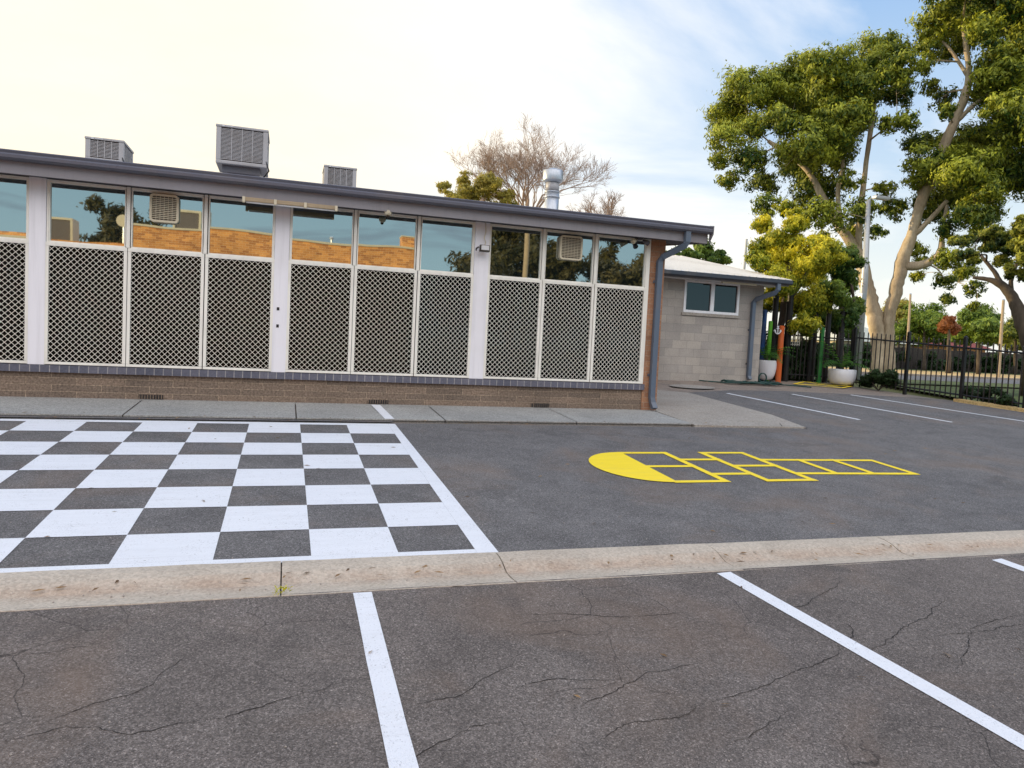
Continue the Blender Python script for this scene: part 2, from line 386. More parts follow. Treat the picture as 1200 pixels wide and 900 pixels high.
# veil: nearly solid towards the west (left), breaking up to the right and thinning behind
front = dotdir(-14, 14)
right = dotdir(62, 28)
bias = w.math('ADD', .035, w.math('ADD', w.math('MULTIPLY', front, .34), w.math('MULTIPLY', right, -.16)))
cov = w.ramp(w.math('ADD', cn, bias), [(.52, 0.), (.74, 1.)])
clear = w.mix(w.ramp(dz_, [(0.08, 0.), (.55, 1.)]), mul((.80, .92, .97), 1.0), mul((.20, .44, .86), 1.0))
clear = w.mix(.15, clear, sky.outputs[0])
# cloud colour: white, cream near the sun
warm = w.ramp(front, [(.80, 0.), (.99, 1.)])
cl = w.mix(warm, mul((1.02, 1.02, 1.01), 1.0), mul((1.15, 1.03, .80), 1.0))
gray = w.noise(mpc.outputs[0], 2.6, 6, .6)
cl = w.mix(1.0, cl, w.ramp(gray, [(.3, .95), (.7, 1.03)]), 'MULTIPLY')
colr = w.mix(cov, clear, cl)
# low warm band along the horizon
hz = w.ramp(dz_, [(0., 1.), (.22, 0.)])
colr = w.mix(w.math('MULTIPLY', hz, .75), colr, w.mix(w.ramp(dotdir(-14, 3), [(.2, 0.), (.95, 1.)]), mul((.90, .92, .90), 1.), mul((1.12, .98, .68), 1.)))
# the eastern sky behind the camera: deeper teal low down with thin dark streaks
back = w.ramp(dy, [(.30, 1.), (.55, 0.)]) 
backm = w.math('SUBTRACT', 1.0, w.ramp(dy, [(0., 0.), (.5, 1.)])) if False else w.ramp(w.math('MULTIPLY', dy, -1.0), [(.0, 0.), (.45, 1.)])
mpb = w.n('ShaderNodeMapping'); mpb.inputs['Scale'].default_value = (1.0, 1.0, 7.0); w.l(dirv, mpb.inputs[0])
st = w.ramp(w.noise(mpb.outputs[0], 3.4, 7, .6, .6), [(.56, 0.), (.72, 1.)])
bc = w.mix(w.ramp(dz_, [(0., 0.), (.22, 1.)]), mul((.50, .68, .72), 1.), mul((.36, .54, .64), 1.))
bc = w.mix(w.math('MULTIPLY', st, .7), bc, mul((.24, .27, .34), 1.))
bc = w.mix(w.ramp(dz_, [(.24, 0.), (.46, 1.)]), bc, mul((2.05, 1.98, 2.0), 1.))  # unseen upper part, raised bright to light the facade and ground
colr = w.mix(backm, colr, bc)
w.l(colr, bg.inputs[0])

scene.render.engine = 'CYCLES'
cy_ = scene.cycles; cy_.max_bounces = 6; cy_.diffuse_bounces = 3; cy_.glossy_bounces = 3; cy_.transmission_bounces = 3
scene.view_settings.view_transform = 'Standard'; scene.view_settings.look = 'None'; scene.view_settings.exposure = 0; scene.view_settings.gamma = 1

# ------------------------------------------------------------------ ground
def grid(xs, ys, zf):
    vs = [(x, y, zf(x, y)) for y in ys for x in xs]; n = len(xs)
    return MB().add(vs, [(j*n+i, j*n+i+1, (j+1)*n+i+1, (j+1)*n+i) for j in range(len(ys)-1) for i in range(n-1)])
def terr(x, y):
    if y > 16.8 or x > 15.9 + max(0, (11.6-y)*.28): return tz(x, y)-.03
    return tz(x, y)-.10
xs = [-1500, -600, -250, -100, -40, -20, -10, 0, 8, 14, 15.8, 16.2, 17.5, 18.2, 20, 26, 40, 80, 200, 500, 1500]
ys = [-1500, -400, -100, -40, -12, -6, 0, 4, 8, 11, 13, 15, 16, 16.85, 18, 24, 40, 80, 200, 500, 1500]
struct('ground', grid(xs, ys, terr), 'land', 'flat open ground under grass reaching the horizon', 'ground')
FL = [(14.30, 15.9), (14.416, 15.46), (14.80, 14.10), (15.16, 12.83), (15.52, 11.56), (15.88, 10.29), (16.24, 9.02), (16.60, 7.75), (16.96, 6.48), (17.32, 5.21)]
up = [(-24, 4.47), (17.62, 4.47), (15.35, 12.45), (15.0, 13.2), (12.6, 13.62), (10.9, 13.78), (9.6, 13.72), (7.9, 12.98), (7.86, 9.20), (-24, 9.20)]
yb = MB(); yb.sheet([(-24, 4.4), (17.7, 4.4), (14.3, 16.4), (-24, 16.0)], -.012)
struct('yard_base', yb, 'apron', 'rough stained concrete strip between asphalt and block wall', 'paving')
struct('asphalt_forecourt', MB().sheet(up[::1]), 'asph_up', 'blue-grey asphalt forecourt with the painted games', 'asphalt')
struct('car_park', MB().add([(x, y, tz(x, y)) for x, y in [(-24, -6), (24, -6), (24, 4.03), (-24, 4.03)]]+[(x, -40, tz(x, -40)) for x in (-24, 24)], [(0, 1, 2, 3), (4, 5, 1, 0)]), 'asph_lo', 'brownish cracked asphalt of the car park beside the kerb', 'asphalt')

# kerb: long cast segments with open joints
kb = MB(); jx = [-9.4, -7.9, -6.3, -4.7, -3.05, -1.5, .015, 1.40, 3.03, 4.62, 6.2, 7.8, 9.4, 11, 12.6, 14.2, 15.8, 17.4, 19]
prof = [(4.515, -.10), (4.515, .006), (4.49, .016), (4.40, .018), (4.33, .010), (4.26, -.012), (4.22, -.022), (4.12, -.016), (4.005, .003), (3.99, -.10)]
for a, b in zip(jx[:-1], jx[1:]):
    n = 6; o = len(kb.v); wv = random.uniform(-.003, .003)
    for i in range(n+1):
        x = a+.004+(b-a-.008)*i/n
        for y, z in prof: kb.v.append((x, y+random.uniform(-.0035, .0035), SL*y+z+wv+random.uniform(-.0015, .0015)))
    P_ = len(prof)
    for i in range(n):
        for k in range(P_-1): kb.f.append((o+i*P_+k, o+i*P_+k+1, o+(i+1)*P_+k+1, o+(i+1)*P_+k))
    kb.f.append(tuple(o+k for k in range(P_))); kb.f.append(tuple(o+n*P_+k for k in range(P_-1, -1, -1)))
def kerbmat():
    t = NT('kerb_concrete_dirty'); v = t.pos(); g = t.n('ShaderNodeNewGeometry'); sp = t.n('ShaderNodeSeparateXYZ'); t.l(g.outputs['Position'], sp.inputs[0])
    a = t.noise(v, 2.0, 7, .65, .3); b = t.noise(v, 60, 4, .75)
    c = t.mix(t.ramp(a, [(.3, 0.), (.7, 1.)]), (.42, .365, .30), (.53, .465, .385))
    # reddish silt that gathers in the channel
    y = t.math('ADD', sp.outputs[1], t.math('MULTIPLY', t.noise(t.pos((1, 2, 1)), 3.5, 6, .7), .14))
    band = t.math('MULTIPLY', t.ramp(y, [(0., 0.), (1., 1.)]), 1.0)
    mr = t.n('ShaderNodeMapRange'); mr.inputs[1].default_value = 4.18; mr.inputs[2].default_value = 4.30; t.l(y, mr.inputs[0])
    mr2 = t.n('ShaderNodeMapRange'); mr2.inputs[1].default_value = 4.33; mr2.inputs[2].default_value = 4.42; mr2.inputs[3].default_value = 1; mr2.inputs[4].default_value = 0; t.l(y, mr2.inputs[0])
    bd = t.math('MULTIPLY', mr.outputs[0], mr2.outputs[0])
    bd = t.math('MULTIPLY', bd, t.ramp(t.noise(v, 5, 6, .7), [(.32, .15), (.6, 1.)]))
    c = t.mix(t.math('MULTIPLY', bd, .5), c, (.37, .25, .175))
    c = t.mix(1.0, c, t.ramp(b, [(.25, .80), (.5, 1.0), (.75, 1.18)]), 'MULTIPLY')
    vor = t.n('ShaderNodeTexVoronoi'); vor.inputs['Scale'].default_value = 70; t.l(v, vor.inputs['Vector'])
    vc = t.n('ShaderNodeSeparateColor'); t.l(vor.outputs['Color'], vc.inputs[0])
    c = t.mix(1.0, c, t.ramp(vc.outputs[0], [(0, .86), (.5, 1.), (1, 1.12)]), 'MULTIPLY')
    t.pbsdf(c, .9, 0, .2, b, .6, .008); return t.m
M['kerbd'] = kerbmat()
struct('kerb', kb, 'kerbd', 'rolled concrete kerb and channel with red silt', 'kerb')
struct('kerb_joint', MB().sheet([(-24, 3.98), (19, 3.98), (19, 4.53), (-24, 4.53)], -.06), 'joint', 'dark gaps between the kerb segments', 'kerb')

# footpath under the windows and the paler slab around the corner
fp = MB(); joints = [-13, -10.6, -8.2, -6.2, -4.1, -1.82, .155, 2.08, 4.0, 5.87]
for a, b in zip(joints[:-1], joints[1:]):
    fp.add([(a+.008, 9.37, SL*9.37-.05), (b-.008, 9.37, SL*9.37-.05), (b-.008, 9.37, SL*9.37+.022), (a+.008, 9.37, SL*9.37+.022), (b-.008, 10.60, SL*10.6+.008), (a+.008, 10.60, SL*10.6+.008)], [(0, 1, 2, 3), (3, 2, 4, 5)])
struct('footpath', fp, 'path', 'grey concrete footpath running under the windows', 'footpath')
sb = MB(); pol = [(5.884, 9.30), (7.83, 9.24), (8.05, 10.35), (7.95, 12.9), (7.3, 13.25), (5.96, 13.1), (5.95, 10.60), (5.884, 10.5)]
n = len(pol); sb.add([(x, y, tz(x, y)+.015) for x, y in pol]+[(x, y, tz(x, y)-.05) for x, y in pol], [tuple(range(n))]+[(i, n+i, n+(i+1) % n, (i+1) % n) for i in range(n)])
struct('path_slab', sb, 'slab', 'pale concrete slab wrapping the building corner', 'paving')
dj = MB(); dj.sheet([(-24, 9.18), (7.7, 9.18), (7.7, 9.40), (-24, 9.40)], -.004)
struct('drain_joint', MB().sheet([(-24, 9.20), (1.37, 9.26), (1.37, 9.37), (-24, 9.37)], .003), 'asph_up', 'tar strip along the footpath edge', 'paving')
jn = MB(); jn.sheet([(-24, 9.33), (5.9, 9.345), (5.9, 9.369), (-24, 9.369)], .006)
jn.sheet([(7.40, 9.26), (7.415, 9.26), (7.57, 9.52), (7.555, 9.52)], .0185)
struct('path_edge_joint', jn, 'joint', 'dark open joint at the footpath edge', 'paving')  # dark joint line along the front of the footpath

# markings
COLS = [1.2802,0.7544,0.1962,-0.3895,-0.9625,-1.5464,-2.1121,-2.7035,-3.2798]; ROWS = [9.0187,8.5005,7.9669,7.4111,6.8431,6.2623,5.6941,5.1105,4.5935]
MK = .0045
cb = MB()
for k in range(8):
    for j in range(8):
        if (k+j) % 2 == 0:
            cb.sheet([(COLS[j+1], ROWS[k+1]), (COLS[j], ROWS[k+1]), (COLS[j], ROWS[k]), (COLS[j+1], ROWS[k])], MK)
OR = 1.372; ORB = 1.43; TOP = ROWS[0]+.115; BOT = ROWS[8]-.10; LF = COLS[8]-.22
e = .0008
cb.sheet([(COLS[0]+e, BOT), (ORB, BOT), (OR, TOP), (COLS[0]+e, TOP)], MK)
cb.sheet([(LF, ROWS[0]+e), (COLS[0], ROWS[0]+e), (COLS[0], TOP), (LF, TOP)], MK)
cb.sheet([(LF, BOT), (COLS[0], BOT), (COLS[0], ROWS[8]-e), (LF, ROWS[8]-e)], MK)
cb.sheet([(LF, ROWS[8]), (COLS[8]-e, ROWS[8]), (COLS[8]-e, ROWS[0]), (LF, ROWS[0])], MK)
o = obj('checkerboard_marking', cb, 'white'); tag(o, 'giant white painted checkerboard on the asphalt beside the footpath', 'board game')

hs = MB(); HW = .082
xs_ = [3.80, 4.37, 4.885, 5.46, 6.0, 6.50, 7.08]
yT, yM1, yC, yM2, yB = 7.51, 7.16, 6.86, 6.52, 6.23
def bar(mb, x0, y0, x1, y1, wd_=HW, dz=MK):
    l = math.hypot(x1-x0, y1-y0); ux, uy = (x1-x0)/l*wd_/2, (y1-y0)/l*wd_/2
    mb.sheet([(x0-ux-uy*0+uy, y0-uy-ux), (x1+ux+uy, y1+uy-ux), (x1+ux-uy, y1+uy+ux), (x0-ux-uy, y0-uy+ux)], dz)
def rectbars(mb, segs):
    for i, s_ in enumerate(segs): bar(mb, *s_, dz=MK+.0006*(i % 5))
rectbars(hs, [(xs_[0], yT, xs_[1], yT), (xs_[0], yC, xs_[1], yC), (xs_[0], yB, xs_[1], yB), (xs_[1], yB, xs_[1], yT),
 (xs_[1], yM1, xs_[2], yM1), (xs_[1], yM2, xs_[2], yM2), (xs_[2], yB, xs_[2], yT),
 (xs_[2], yT, xs_[3], yT), (xs_[2], yC, xs_[3], yC), (xs_[2], yB, xs_[3], yB), (xs_[3], yB, xs_[3], yT),
 (xs_[3], yM1-.01, xs_[6], yM1-.06), (xs_[3], yM2-.01, xs_[6], yM2-.08), (xs_[4], yM2-.03, xs_[4], yM1-.03), (xs_[5], yM2-.04, xs_[5], yM1-.04), (xs_[6], yM2-.08, xs_[6], yM1-.06)])
arc = [(xs_[0]-.02+.0*t, 0) for t in ()]
arc = [(3.80-.63*math.sin(PI*i/28), (yT+yB)/2+.665*math.cos(PI*i/28)) for i in range(29)]
hs.sheet(arc, MK+.003)
tag(obj('hopscotch_marking', hs, 'yellow'), 'yellow painted hopscotch court with a filled half-round end', 'hopscotch')

pl_g = 'white parking bay lines'
def pline(p0, p1, w_, label, dz=MK):
    mb = MB(); l = math.hypot(p1[0]-p0[0], p1[1]-p0[1]); nx, ny = -(p1[1]-p0[1])/l*w_/2, (p1[0]-p0[0])/l*w_/2
    N = max(2, int(l/.25)); A_ = []; B_ = []
    for i in range(N+1):
        t = i/N; x = p0[0]+(p1[0]-p0[0])*t; y = p0[1]+(p1[1]-p0[1])*t; j1 = random.uniform(-.002, .002); j2 = random.uniform(-.002, .002)
        A_.append((x+nx+j1, y+ny)); B_.append((x-nx+j2, y-ny))
    mb.sheet(A_+B_[::-1], dz)
    tag(obj('parking_line', mb, 'white'), label, 'road marking', pl_g)
pline((.459, 3.985), (.46, -1.5), .105, 'white parking line in the foreground starting below the checkerboard corner')
pline((2.85, 3.975), (3.43, -1.2), .115, 'long white parking line slanting through the right foreground')
pline((5.24, 3.935), (5.75, -.5), .12, 'white parking line cut by the right edge of the photo')
pline((7.6, 3.93), (8.1, -.5), .12, 'white parking line past the right edge of the photo')
pline((8.974, 13.085), (9.67, 10.09), .09, 'short white bay line nearest the concrete slab')
pline((10.766, 13.265), (11.69, 10.0), .09, 'middle one of three far white bay lines')
pline((12.55, 13.45), (13.98, 9.8), .09, 'white bay line nearest the black steel fence')
mb = MB().sheet([(1.275, 9.38), (1.40, 9.38), (1.345, 10.50), (1.215, 10.50)], .0235)
tag(obj('footpath_stripe', mb, 'white'), 'single white stripe painted across the grey footpath', 'road marking')
ym = MB(); q = [(12.50, 15.35), (13.55, 14.85), (14.25, 15.30), (13.3, 15.95)]
for i, (a, b) in enumerate([(0, 1), (1, 2), (2, 3), (3, 0), (0, 2), (1, 3)]): bar(ym, *q[a], *q[b], .07, dz=-.004+.0006*i)
tag(obj('keep_clear_marking', ym, 'yellow'), 'yellow crossed box painted on the ground before the gate', 'road marking')
mp_ = MB(); mp_.sheet([(8.75+.55*math.cos(a*PI/12), 14.1+.33*math.sin(a*PI/12)) for a in range(24)], -.004)
struct('concrete_patch', mp_, 'slab', 'pale round concrete patch by the block wall', 'paving')

ck = MB()
for poly in [[[1.865,2.599],[2.064,2.64],[2.294,2.727],[2.515,2.786],[2.863,2.912]],[[1.087,3.099],[0.876,2.943],[0.739,2.862],[0.547,2.831]],[[2.067,2.931],[1.848,2.886],[1.702,2.872],[1.471,2.763],[1.32,2.707],[1.225,2.672]],[[-1.169,3.525],[-0.972,3.53],[-0.782,3.604]],[[-0.856,2.947],[-0.719,3.037],[-0.55,3.118],[-0.444,3.287],[-0.347,3.425]],[[1.232,3.57],[1.623,3.532],[1.909,3.467],[2.247,3.483]],[[2.962,2.867],[3.165,2.899],[3.472,3.084],[3.743,3.188],[4.151,3.402]],[[2.863,2.912],[3.068,3.043],[3.186,3.239]],[[1.013,2.861],[1.185,2.887],[1.389,2.866],[1.601,2.851]],[[-0.957,2.87],[-0.751,2.927],[-0.525,2.817],[-0.261,2.861]],[[3.59,2.959],[3.912,2.96],[4.311,3.008]],[[3.294,2.591],[3.582,2.763],[3.857,2.969],[4.227,3.079],[4.465,3.126]],[[1.237,2.427],[1.428,2.507],[1.68,2.521],[1.865,2.599]],[[1.762,2.323],[2.019,2.393],[2.224,2.484]],[[0.638,4.022],[1.369,4.011]],[[0.357,2.422],[0.56,2.507],[0.795,2.629],[0.941,2.631]],[[-0.261,2.861],[0.028,2.96],[0.279,3.05]],[[2.744,3.363],[3.026,3.414],[3.441,3.636],[3.614,3.754]]]:
    pts = []
    for a, b in zip(poly[:-1], poly[1:]):
        L = math.hypot(b[0]-a[0], b[1]-a[1]); N = max(2, int(L/.022))
        for i in range(N): t = i/N; pts.append((a[0]+(b[0]-a[0])*t, a[1]+(b[1]-a[1])*t))
    pts.append(tuple(poly[-1])); dxx = dyy = 0; q_ = []
    for i, p in enumerate(pts):
        dxx = dxx*.86+random.uniform(-.009, .009); dyy = dyy*.86+random.uniform(-.009, .009); q_.append((p[0]+dxx, p[1]+dyy))
    N = len(q_); ws = [max(.0012, (.0024+.0032*abs(math.sin(i*.13+len(q_))))*min(1, i/6, (N-1-i)/6)*random.uniform(.4, 1.25)) for i in range(N)]
    ck.ribbon(q_, ws, .0025)
struct('asphalt_cracks', ck, 'crack', 'thin dark cracks wandering through the car park asphalt', 'crack')
# loose grit on the asphalt
gv = []; gf = []
for i in range(900):
    x = random.uniform(-2, 9); y = random.uniform(1.2, 9.1) if i % 3 else random.uniform(4.0, 4.5)
    s_ = random.uniform(.0025, .006)*(1.5 if i % 40 == 0 else 1); z = tz(x, y)+s_*.4
    if 3.98 < y < 4.52: z += -.012
    o_ = len(gv); gv += [(x+s_, y, z), (x, y+s_, z), (x-s_, y, z), (x, y-s_, z), (x, y, z+s_), (x, y, z-s_)]
    gf += [(o_+a, o_+b, o_+c) for a, b, c in ((0, 1, 4), (1, 2, 4), (2, 3, 4), (3, 0, 4), (1, 0, 5), (2, 1, 5), (3, 2, 5), (0, 3, 5))]
g_ = MB(); g_.v = gv; g_.f = gf
M['grit'] = paint('pale_grit', (.42, .38, .34), .9, var=.4, sc=9)
tag(obj('loose_grit', g_, 'grit'), 'pale grit and small stones scattered on the asphalt', 'grit', kind='stuff')
lv = []; lf = []; lt = []
for i in range(260):
    k_ = i % 4
    if k_ == 0: x, y = random.uniform(-2, 8), random.gauss(4.24, .07)
    elif k_ == 1: x, y = random.uniform(-4, 8), random.uniform(9.15, 9.45)
    elif k_ == 2: x, y = random.uniform(7, 15), random.uniform(12.8, 15.2)
    else: x, y = random.uniform(-1.5, 9), random.uniform(2, 9)
    z = tz(x, y)+(.03 if 9.36 < y < 9.6 else .008); a = random.uniform(0, 6.28); l = random.uniform(.018, .04); w_ = l*.22
    ca, sa = math.cos(a), math.sin(a); o_ = len(lv)
    lv += [(x-ca*l, y-sa*l, z), (x-sa*w_, y+ca*w_, z+.006), (x+ca*l, y+sa*l, z+.003), (x+sa*w_, y-ca*w_, z+.001)]; lf.append((o_, o_+1, o_+2, o_+3)); lt += [random.random()]*4
g_ = MB(); g_.v = lv; g_.f = lf
M['litter'] = leafmat('dry_leaf_litter', (.10, .055, .025), (.30, .19, .09), .1)
tag(obj('leaf_litter', g_, 'litter', tint=lt), 'dry brown gum leaves scattered along the kerb and paving', 'leaf litter', kind='stuff')
# a weed in the kerb joint
wm = MB()
for i in range(46):
    a = random.uniform(0, 6.28); rr = random.uniform(.01, .05); x = .02+rr*math.cos(a); y = 4.035+rr*math.sin(a)*.6; z = tz(x, y)+random.uniform(.0, .035)
    l = random.uniform(.012, .03); b_ = random.uniform(0, 6.28)
    wm.add([(x, y, z), (x+l*math.cos(b_)*.5-.003, y+l*math.sin(b_)*.5, z+l*.5), (x+l*math.cos(b_), y+l*math.sin(b_), z+l*.6), (x+l*math.cos(b_)*.5+.004, y+l*math.sin(b_)*.5+.004, z+l*.4)], [(0, 1, 2, 3)])
tag(obj('weed', wm, 'yelleaf', tint=np.random.default_rng(1).random(len(wm.v))), 'small yellowish weed growing in the kerb joint', 'weed')

# ------------------------------------------------------------------ main building
WY = 10.62
BX0, BX1 = -13.5, 5.94
RD = 19.2     # back of the building
BZ = SL*WY
school = thing('school_building', 'long low school building with mesh-screened windows and slate fascia', 'building', (-3.8, WY, BZ))
SILLB, SILLT, TRB, TRT, WT_ = 1.066, 1.166, 2.695, 2.742, 3.535
obj('brick_plinth', MB().box(BX0, 5.66, WY+.012, WY+.2, .55, SILLB), 'plinth', school)
sl_ = MB()
sl_.prism([(WY-.035, SILLB), (WY+.19, SILLB), (WY+.19, SILLT+.008), (WY-.035, SILLT-.008)], 'x', BX0, 5.685)
obj('window_sill', sl_, 'sill', school)
obj('footing', MB().box(BX0, 6.0, WY-.02, WY+.05, .55, BZ+.012), 'path', school)
obj('brick_pillar', MB().box(5.664, BX1, WY-.005, WY+.235, .6, 3.56), 'pillar', school)
wl = MB()
wl.box(BX1-.24, BX1-.003, WY+.24, RD, .6, 3.56); wl.box(BX0, BX1-.003, RD+.003, RD+.24, .6, 3.56); wl.box(BX0, BX0+.24, WY+.24, RD, .6, 3.56)
wl.prism([(WY+.3, 3.563), (RD+.2, 3.563), (RD+.2, 3.75), ((WY+RD)/2, 4.16), (WY+.3, 3.75)], 'x', BX1-.2, BX1-.02)
obj('side_wall', wl, 'pillar', school)
# roof, fascia, gutter
OV = .34; FY = WY-OV; RX1 = 6.53; RX0 = BX0-.5
RZ = 3.80; RIDY = (WY+RD)/2; RIDZ = RZ+ (RIDY-FY)*math.tan(math.radians(4.6))
rf = MB()
def corr_roof(mb, x0, x1, ya, za, yb_, zb, pitch=.19, h=.028):
    n = int((x1-x0)/pitch); xs2 = []
    for i in range(n+1):
        x = x0+(x1-x0)*i/n; xs2 += [(x-.02, 0), (x-.008, h), (x+.008, h), (x+.02, 0)]
    o = len(mb.v)
    for x, hh in xs2: mb.v += [(min(max(x, x0), x1), ya, za+hh), (min(max(x, x0), x1), yb_, zb+hh)]
    for i in range(len(xs2)-1): mb.f.append((o+2*i, o+2*i+2, o+2*i+3, o+2*i+1))
corr_roof(rf, RX0, RX1-.01, FY+.02, RZ-.055, RIDY, RIDZ); corr_roof(rf, RX0, RX1-.01, RD+.5, RZ-.01, RIDY, RIDZ)
rf.box(RX0, RX1, RIDY-.12, RIDY+.12, RIDZ+.02, RIDZ+.05)
obj('roof', rf, 'roofgrey', school)
fa = MB(); fa.box(RX0, RX1-.02, FY, FY+.03, 3.508, 3.70, .004)
fa.prism([(FY+.032, 3.508), (FY+.032, RZ-.03), (RIDY, RIDZ-.03), (RD+.45, RZ-.03), (RD+.45, 3.508), (RIDY, RIDZ-.26)], 'x', RX1-.05, RX1-.02)
obj('fascia', fa, 'fascia', school)
obj('soffit', MB().box(RX0, RX1-.052, FY+.032, WY+.30, 3.548, 3.566), 'soffit', school)
gt = MB()
gp = [(FY-.002, 3.655), (FY-.085, 3.655), (FY-.115, 3.68), (FY-.118, 3.715), (FY-.10, 3.735), (FY-.112, 3.765), (FY-.105, 3.775), (FY-.095, 3.768), (FY-.02, 3.768), (FY-.002, 3.79)]
gt.prism([(y, z) for y, z in gp], 'x', RX0, RX1)
obj('gutter', gt, 'gutter', school, smooth=False)
obj('gutter_end_cap', MB().prism([(FY-.0, 3.50), (FY-.12, 3.65), (FY-.125, 3.78), (FY+.0, 3.80)], 'x', RX1+.002, RX1+.012), 'fascia', school)
# posts
posts = [(-8.98, -8.78), (-6.07, -5.87), (-3.165, -2.973), (-.187, .008), (2.690, 2.916)]
for a, b in posts:
    p_ = obj('post', MB().box(a, b, WY-.03, WY+.1, SILLT-.004, 3.545, .006), 'post', school)
    for x0, x1 in ((a-.022, a-.003), (b+.003, b+.022)): obj('cover_strip', MB().box(x0, x1, WY-.012, WY+.06, SILLT, 3.54), 'frame', p_)
    if a == -.187:
        for z in (2.056, 1.815): obj('socket_hole', MB().box(-.135, -.10, WY-.034, WY-.0301, z-.022, z+.022), 'blackp', p_)
end = MB().box(5.59, 5.660, WY-.02, WY+.09, SILLT, 3.54, .004); obj('end_frame', end, 'frame', school)
# bays
M3 = lambda a, b, m1, m2: [(a, m1-.032), (m1+.032, m2-.034), (m2+.034, b)]
bays = [(-13.2, -12.9, None), (-11.65, -9.0, (-10.75, -9.88)), (-8.758, -6.092, (-7.87, -6.98)), (-5.848, -3.187, (-4.96, -4.07)), (-2.951, -.209, (-2.030, -1.085)), (.030, 2.668, (.913, 1.835)), (2.938, 5.588, (3.806, 4.695))]
mesh_cache = {}
def grille(wd_, h, p=.0735):
    mb = MB(); t = .0029; d = .008
    # zig-zag strips: two crossing families of flat steel bars
    nx = max(1, round(wd_/p)); px = wd_/nx; nz = max(1, round(h/p)); pz = h/nz
    def seg(x0, z0, x1, z1, y):
        # clip to the rectangle
        dx_, dz1 = x1-x0, z1-z0; t0, t1 = 0., 1.
        for p_, q_ in ((-dx_, x0), (dx_, wd_-x0), (-dz1, z0), (dz1, h-z0)):
            if abs(p_) < 1e-9: continue
            r = q_/p_
            if p_ < 0: t0 = max(t0, r)
            else: t1 = min(t1, r)
        if t1-t0 < 1e-4: return
        a = (x0+dx_*t0, z0+dz1*t0); b = (x0+dx_*t1, z0+dz1*t1)
        l = math.hypot(b[0]-a[0], b[1]-a[1]); nx_, nz_ = -(b[1]-a[1])/l*t, (b[0]-a[0])/l*t
        vs = []
        for yy in (y, y+d):
            vs += [(a[0]+nx_, yy, a[1]+nz_), (b[0]+nx_, yy, b[1]+nz_), (b[0]-nx_, yy, b[1]-nz_), (a[0]-nx_, yy, a[1]-nz_)]
        mb.add(vs, [(0, 1, 2, 3), (7, 6, 5, 4), (0, 4, 5, 1), (2, 6, 7, 3)])
    for k in range(-nz, nx+nz+1):
        seg(k*px, 0, k*px+nz*px, h, 0)
        seg(k*px, 0, k*px-nz*px, h, .0082)
    # rivetted crossings
    for i in range(nx+1):
        for j in range(nz+1):
            for (x, z) in ((i*px, j*pz), ((i+.5)*px, (j+.5)*pz)):
                if .012 < x < wd_-.012 and .012 < z < h-.012:
                    r_n = .0078
                    mb.add([(x+r_n*math.cos(a*PI/4+.39), -.002, z+r_n*math.sin(a*PI/4+.39)) for a in range(8)], [tuple(range(8))])
    return mb
def pane_rot(mb): return mb
gi = 0
for bi, (a, b, mm) in enumerate(bays):
    cells = [(a, b)] if mm is None else M3(a, b, *mm)
    if mm:
        for m_ in mm:
            obj('mullion', MB().box(m_-.022, m_+.022, WY-.022, WY+.07, TRT+.003, 3.54, .004), 'frame', school)
    for (x0, x1) in cells:
        # upper pane
        wn = MB(); yq = WY+.03
        fr = MB()
        obj_loc = None
        fr.box(x0, x1, WY-.0, WY+.05, TRT+.003, TRT+.022); fr.box(x0, x1, WY-.0, WY+.05, 3.505, 3.54)
        fr.box(x0, x0+.014, WY, WY+.05, TRT+.024, 3.503); fr.box(x1-.014, x1, WY, WY+.05, TRT+.024, 3.503)
        wo = obj('window', fr, 'frame', school)
        tl = random.uniform(-.006, .006); tx_ = random.uniform(-.005, .005); xm, zm = (x0+x1)/2, 3.13
        def gy(x, z): return yq+(x-xm)*tl+(z-zm)*tx_
        pn = MB().add([(x, gy(x, z), z) for x, z in ((x0+.01, TRT+.02), (x1-.01, TRT+.02), (x1-.01, 3.51), (x0+.01, 3.51))], [(0, 1, 2, 3)])
        obj('pane', pn, GL[gi % 3], wo)
        # screen
        sf = MB(); t_ = .034
        sf.box(x0-.028, x1+.028, WY-.03, WY+.0, SILLT+.004, SILLT+.004+t_, .003); sf.box(x0-.028, x1+.028, WY-.03, WY+.0, TRT-.045, TRT, .003)
        sf.box(x0-.028, x0-.028+t_+.006, WY-.03, WY+.0, SILLT+.041, TRT-.047, .003); sf.box(x1+.028-t_-.006, x1+.028, WY-.03, WY, SILLT+.041, TRT-.047, .003)
        rv = MB()
        for k in range(7):
            zz_ = SILLT+.1+k*(TRT-SILLT-.25)/6
            for xx in (x0-.014, x1+.014): rv.tube([(xx, WY-.0305, zz_), (xx, WY-.034, zz_)], .006, 6)
        so_ = obj('security_screen', sf, 'frame', school)
        mwid = round(x1-x0-.012, 3)
        gm = grille(mwid, TRT-SILLT-.088)
        gm.v = [(v[0]+x0+.006, v[1]+WY-.028, v[2]+SILLT+.041) for v in gm.v]
        obj('grille', gm, 'mesh', so_)
        obj('screened_pane', MB().add([(x0+.0, WY+.035, SILLT+.03), (x1-.0, WY+.035, SILLT+.03), (x1, WY+.035, TRT-.03), (x0, WY+.035, TRT-.03)], [(0, 1, 2, 3)]), 'dark', so_)
        gi += 1
# solid inner box so nothing shines through
obj('inner_wall', MB().box(BX0+.25, 5.60, WY+.10, WY+.14, 1.1, 3.545), 'soil', school)
# air vents low in the plinth
for x in (-1.72, 1.33, 3.88):
    vb = MB().box(x-.15, x+.15, WY-.002, WY+.02, .742, .80)
    vo = obj('air_brick', vb, 'blackp', school)
    sl2 = MB()
    for k in range(9): sl2.box(x-.145+k*.034, x-.137+k*.034, WY-.006, WY-.0022, .742, .80)
    obj('vent_bars', sl2, 'plinth', vo)

